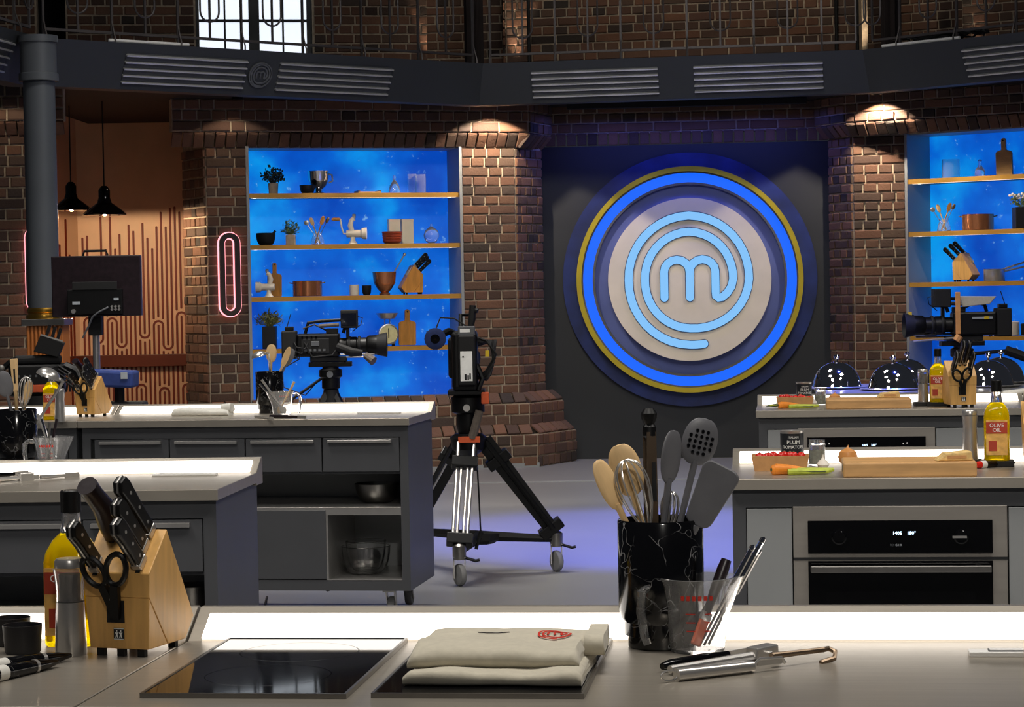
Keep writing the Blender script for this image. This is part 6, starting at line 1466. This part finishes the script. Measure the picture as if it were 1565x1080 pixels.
# ---- camera rig at the far left behind the knife block
q = P(62, 604, 12.1); t = thing('camera_dolly', 'dark camera pedestal behind the bench with the ladle', 'camera support', (q.x, q.y, 0), 0, 'camera supports'); zq = q.z
MB().lathe([(.3, .03), (.3, .1), (.1, .16), (.08, .5), (.07, zq-.06), (.1, zq-.05), (.1, zq), (0, zq)], 20).build('pedestal', 'black_matte', t)
for a in range(3): MB().lathe([(0, -.02), (.05, -.02), (.05, .02), (0, .02)], 14, Matrix.Translation((.26*cos(a*2.09+.4), .26*sin(a*2.09+.4), .05)) @ Matrix.Rotation(pi/2, 4, 'Y')).build('wheel', 'rubber', t)
o = thing('studio_camera', 'black camera with large tilted hood and red trim behind the bench', 'camera', (q.x, q.y, zq), radians(8), 'broadcast cameras')
MB().box(-.16, .13, -.08, .1, .0, .17).build('body', 'black_plastic', o, 0, .015); MB().box(-.06, .06, -.086, -.08, .02, .06).build('red_trim', 'orange_strap', o, 0, .003, label='red trim panel')
MB().box(-.13, .12, -.085, -.05, .17, .215).build('top_rail', 'black_matte', o, 0, .015)
T = Matrix.Translation((.06, -.05, .27)) @ Matrix.Rotation(radians(18), 4, 'Y')
MB().prism([(-.07, -.06), (.06, -.05), (.07, .03), (-.06, .04)], -.06, .06, 'y', T).build('tilted_hood', 'black_matte', o, 0, .004); MB().box(-.06, .06, -.063, -.06, .034, .042, T).build('hood_edge', 'steel', o, 0)
for s_ in (-.03, 0, .03): MB().box(s_-.008, s_+.008, -.05, -.02, .04, .1, T).build('hood_louver', 'black_plastic', o, 0)
MB().tube([(-.2, -.02, .14), (-.14, -.04, .19), (-.08, -.03, .2)], .016, 8).build('side_arm', 'black_plastic', o); MB().lathe([(.012, 0), (.02, .01), (.02, .03), (0, .035)], 12, Matrix.Translation((-.2, -.03, .15)) @ Matrix.Rotation(pi/2, 4, 'X')).build('joint_knob', 'steel_dark', o)
MB().tube([(.13, -.02, .15), (.19, -.04, .12), (.22, -.05, .06), (.2, -.05, .03)], [.03, .035, .03, .02], 8).build('lens_arm', 'black_plastic', o)
for j in range(4): MB().tube([(.1, -.09, .16-.02*j), (.16, -.11, .12-.02*j), (.14+.02*j, -.1, .02)], .006, 6).build('cable_loop', 'cable', o)
mb = MB()
for j in range(7): mb.box(-.14+.03*j, -.13+.03*j, -.083, -.08, .1, .112)
mb.build('button', 'grey_plastic', o, 0)
# ---- monitor on a stand, seen from behind
Ym = 14.2; q = P(148, 560, Ym); k = Ym/F; zz = lambda py: P(148, py, Ym).z
t = thing('monitor_stand', 'silver column stand with black base holding the monitor', 'stand', (q.x, q.y, 0))
MB().tube([(0, 0, .04), (0, 0, zz(505))], .022, 12).build('column', 'steel', t); MB().box(-.04, .04, -.04, .04, zz(512), zz(480)).build('bracket', 'black_matte', t, 0, .004)
for a in range(4): MB().tube([(0, 0, .12), (.3*cos(a*pi/2+.5), .3*sin(a*pi/2+.5), .03)], .02, 8).build('base_leg', 'black_plastic', t)
MB().tube([(0, 0, .05), (0, 0, zz(590))], .05, 10).build('lower_sleeve', 'black_matte', t)
q2 = P(147, 437, Ym-.1); o = thing('monitor', 'black studio monitor seen from behind with carrying handle', 'monitor', (q2.x, q2.y, q2.z), radians(-1))
w, h = 68*k, 46*k
MB().box(-w, w, 0, .05, -h, h).build('casing', 'dark_brown_black', o, 0, .006); MB().box(-w*.95, w*.95, .05, .056, -h*.92, h*.92).build('screen', 'black_gloss', o, 0)
MB().box(-w*.62, w*.6, -.05, 0, -h*.92, -.1*h).build('electronics_bay', 'black_plastic', o, 0, .004); MB().box(-w*.5, w*.5, -.054, -.05, -.12*h, .14*h).build('vesa_plate', 'black_matte', o, 0, .002)
MB().tube([(-.3*w, .02, h), (-.26*w, .02, h+.03), (.22*w, .02, h+.03), (.26*w, .02, h)], .008, 8).build('carry_handle', 'black_plastic', o)
MB().box(-.5*w, -.33*w, -.053, -.05, -.6*h, -.5*h).build('rating_label', 'print_grey', o, 0); MB().box(.42*w, .53*w, -.053, -.05, -.48*h, -.4*h).build('rating_label', 'print_grey', o, 0)
mb = MB()
for i in range(3):
    for j in range(2): mb.lathe([(.008, 0), (.008, .01), (.004, .01), (0, .008)], 8, Matrix.Translation(((.38+.08*i)*w, -.05, (-.68-.1*j)*h)) @ Matrix.Rotation(pi/2, 4, 'X'))
mb.build('connector', 'steel', o); MB().tube([(.3*w, -.055, -.7*h), (.1*w, -.07, -.85*h), (-.05*w, -.06, -1.0*h), (-.15*w, -.05, -1.3*h), (-.3*w, -.04, -1.7*h)], .006, 6).build('signal_cable', 'grey_plastic', o)
MB().lathe([(.014, 0), (.014, .012), (0, .012)], 10, Matrix.Translation((-.48*w, -.05, -.82*h)) @ Matrix.Rotation(pi/2, 4, 'X')).build('lock_knob', 'steel', o)
q3 = P(172, 578, 13.7); o = thing('equipment_tray', 'blue padded equipment tray on a black stand below the monitor', 'tray', (q3.x, q3.y, 0)); k3 = 13.7/F; z3 = q3.z
MB().box(-36*k3, 36*k3, -.12, .12, z3-.05, z3+.05, Matrix.Translation((0, 0, z3)) @ Matrix.Rotation(.05, 4, 'Y') @ Matrix.Translation((0, 0, -z3))).build('padded_tray', 'blue_cloth', o, 0, .015)
for sx_ in (-26, 18): MB().box(sx_*k3, (sx_+10)*k3, -.125, -.12, z3, z3+.04).build('white_tag', 'print_grey', o, 0)
MB().tube([(.04, 0, .06), (.04, 0, z3-.04)], .03, 10).build('post', 'black_matte', o)
for a in range(3): MB().tube([(.04, 0, .45), (.04+.3*cos(a*2.1), .3*sin(a*2.1), .02)], .018, 8).build('leg', 'black_plastic', o)
MB().box(-.06, .2, -.1, .1, z3-.24, z3-.14).build('shelf_bag', 'black_matte', o, 0, .02)
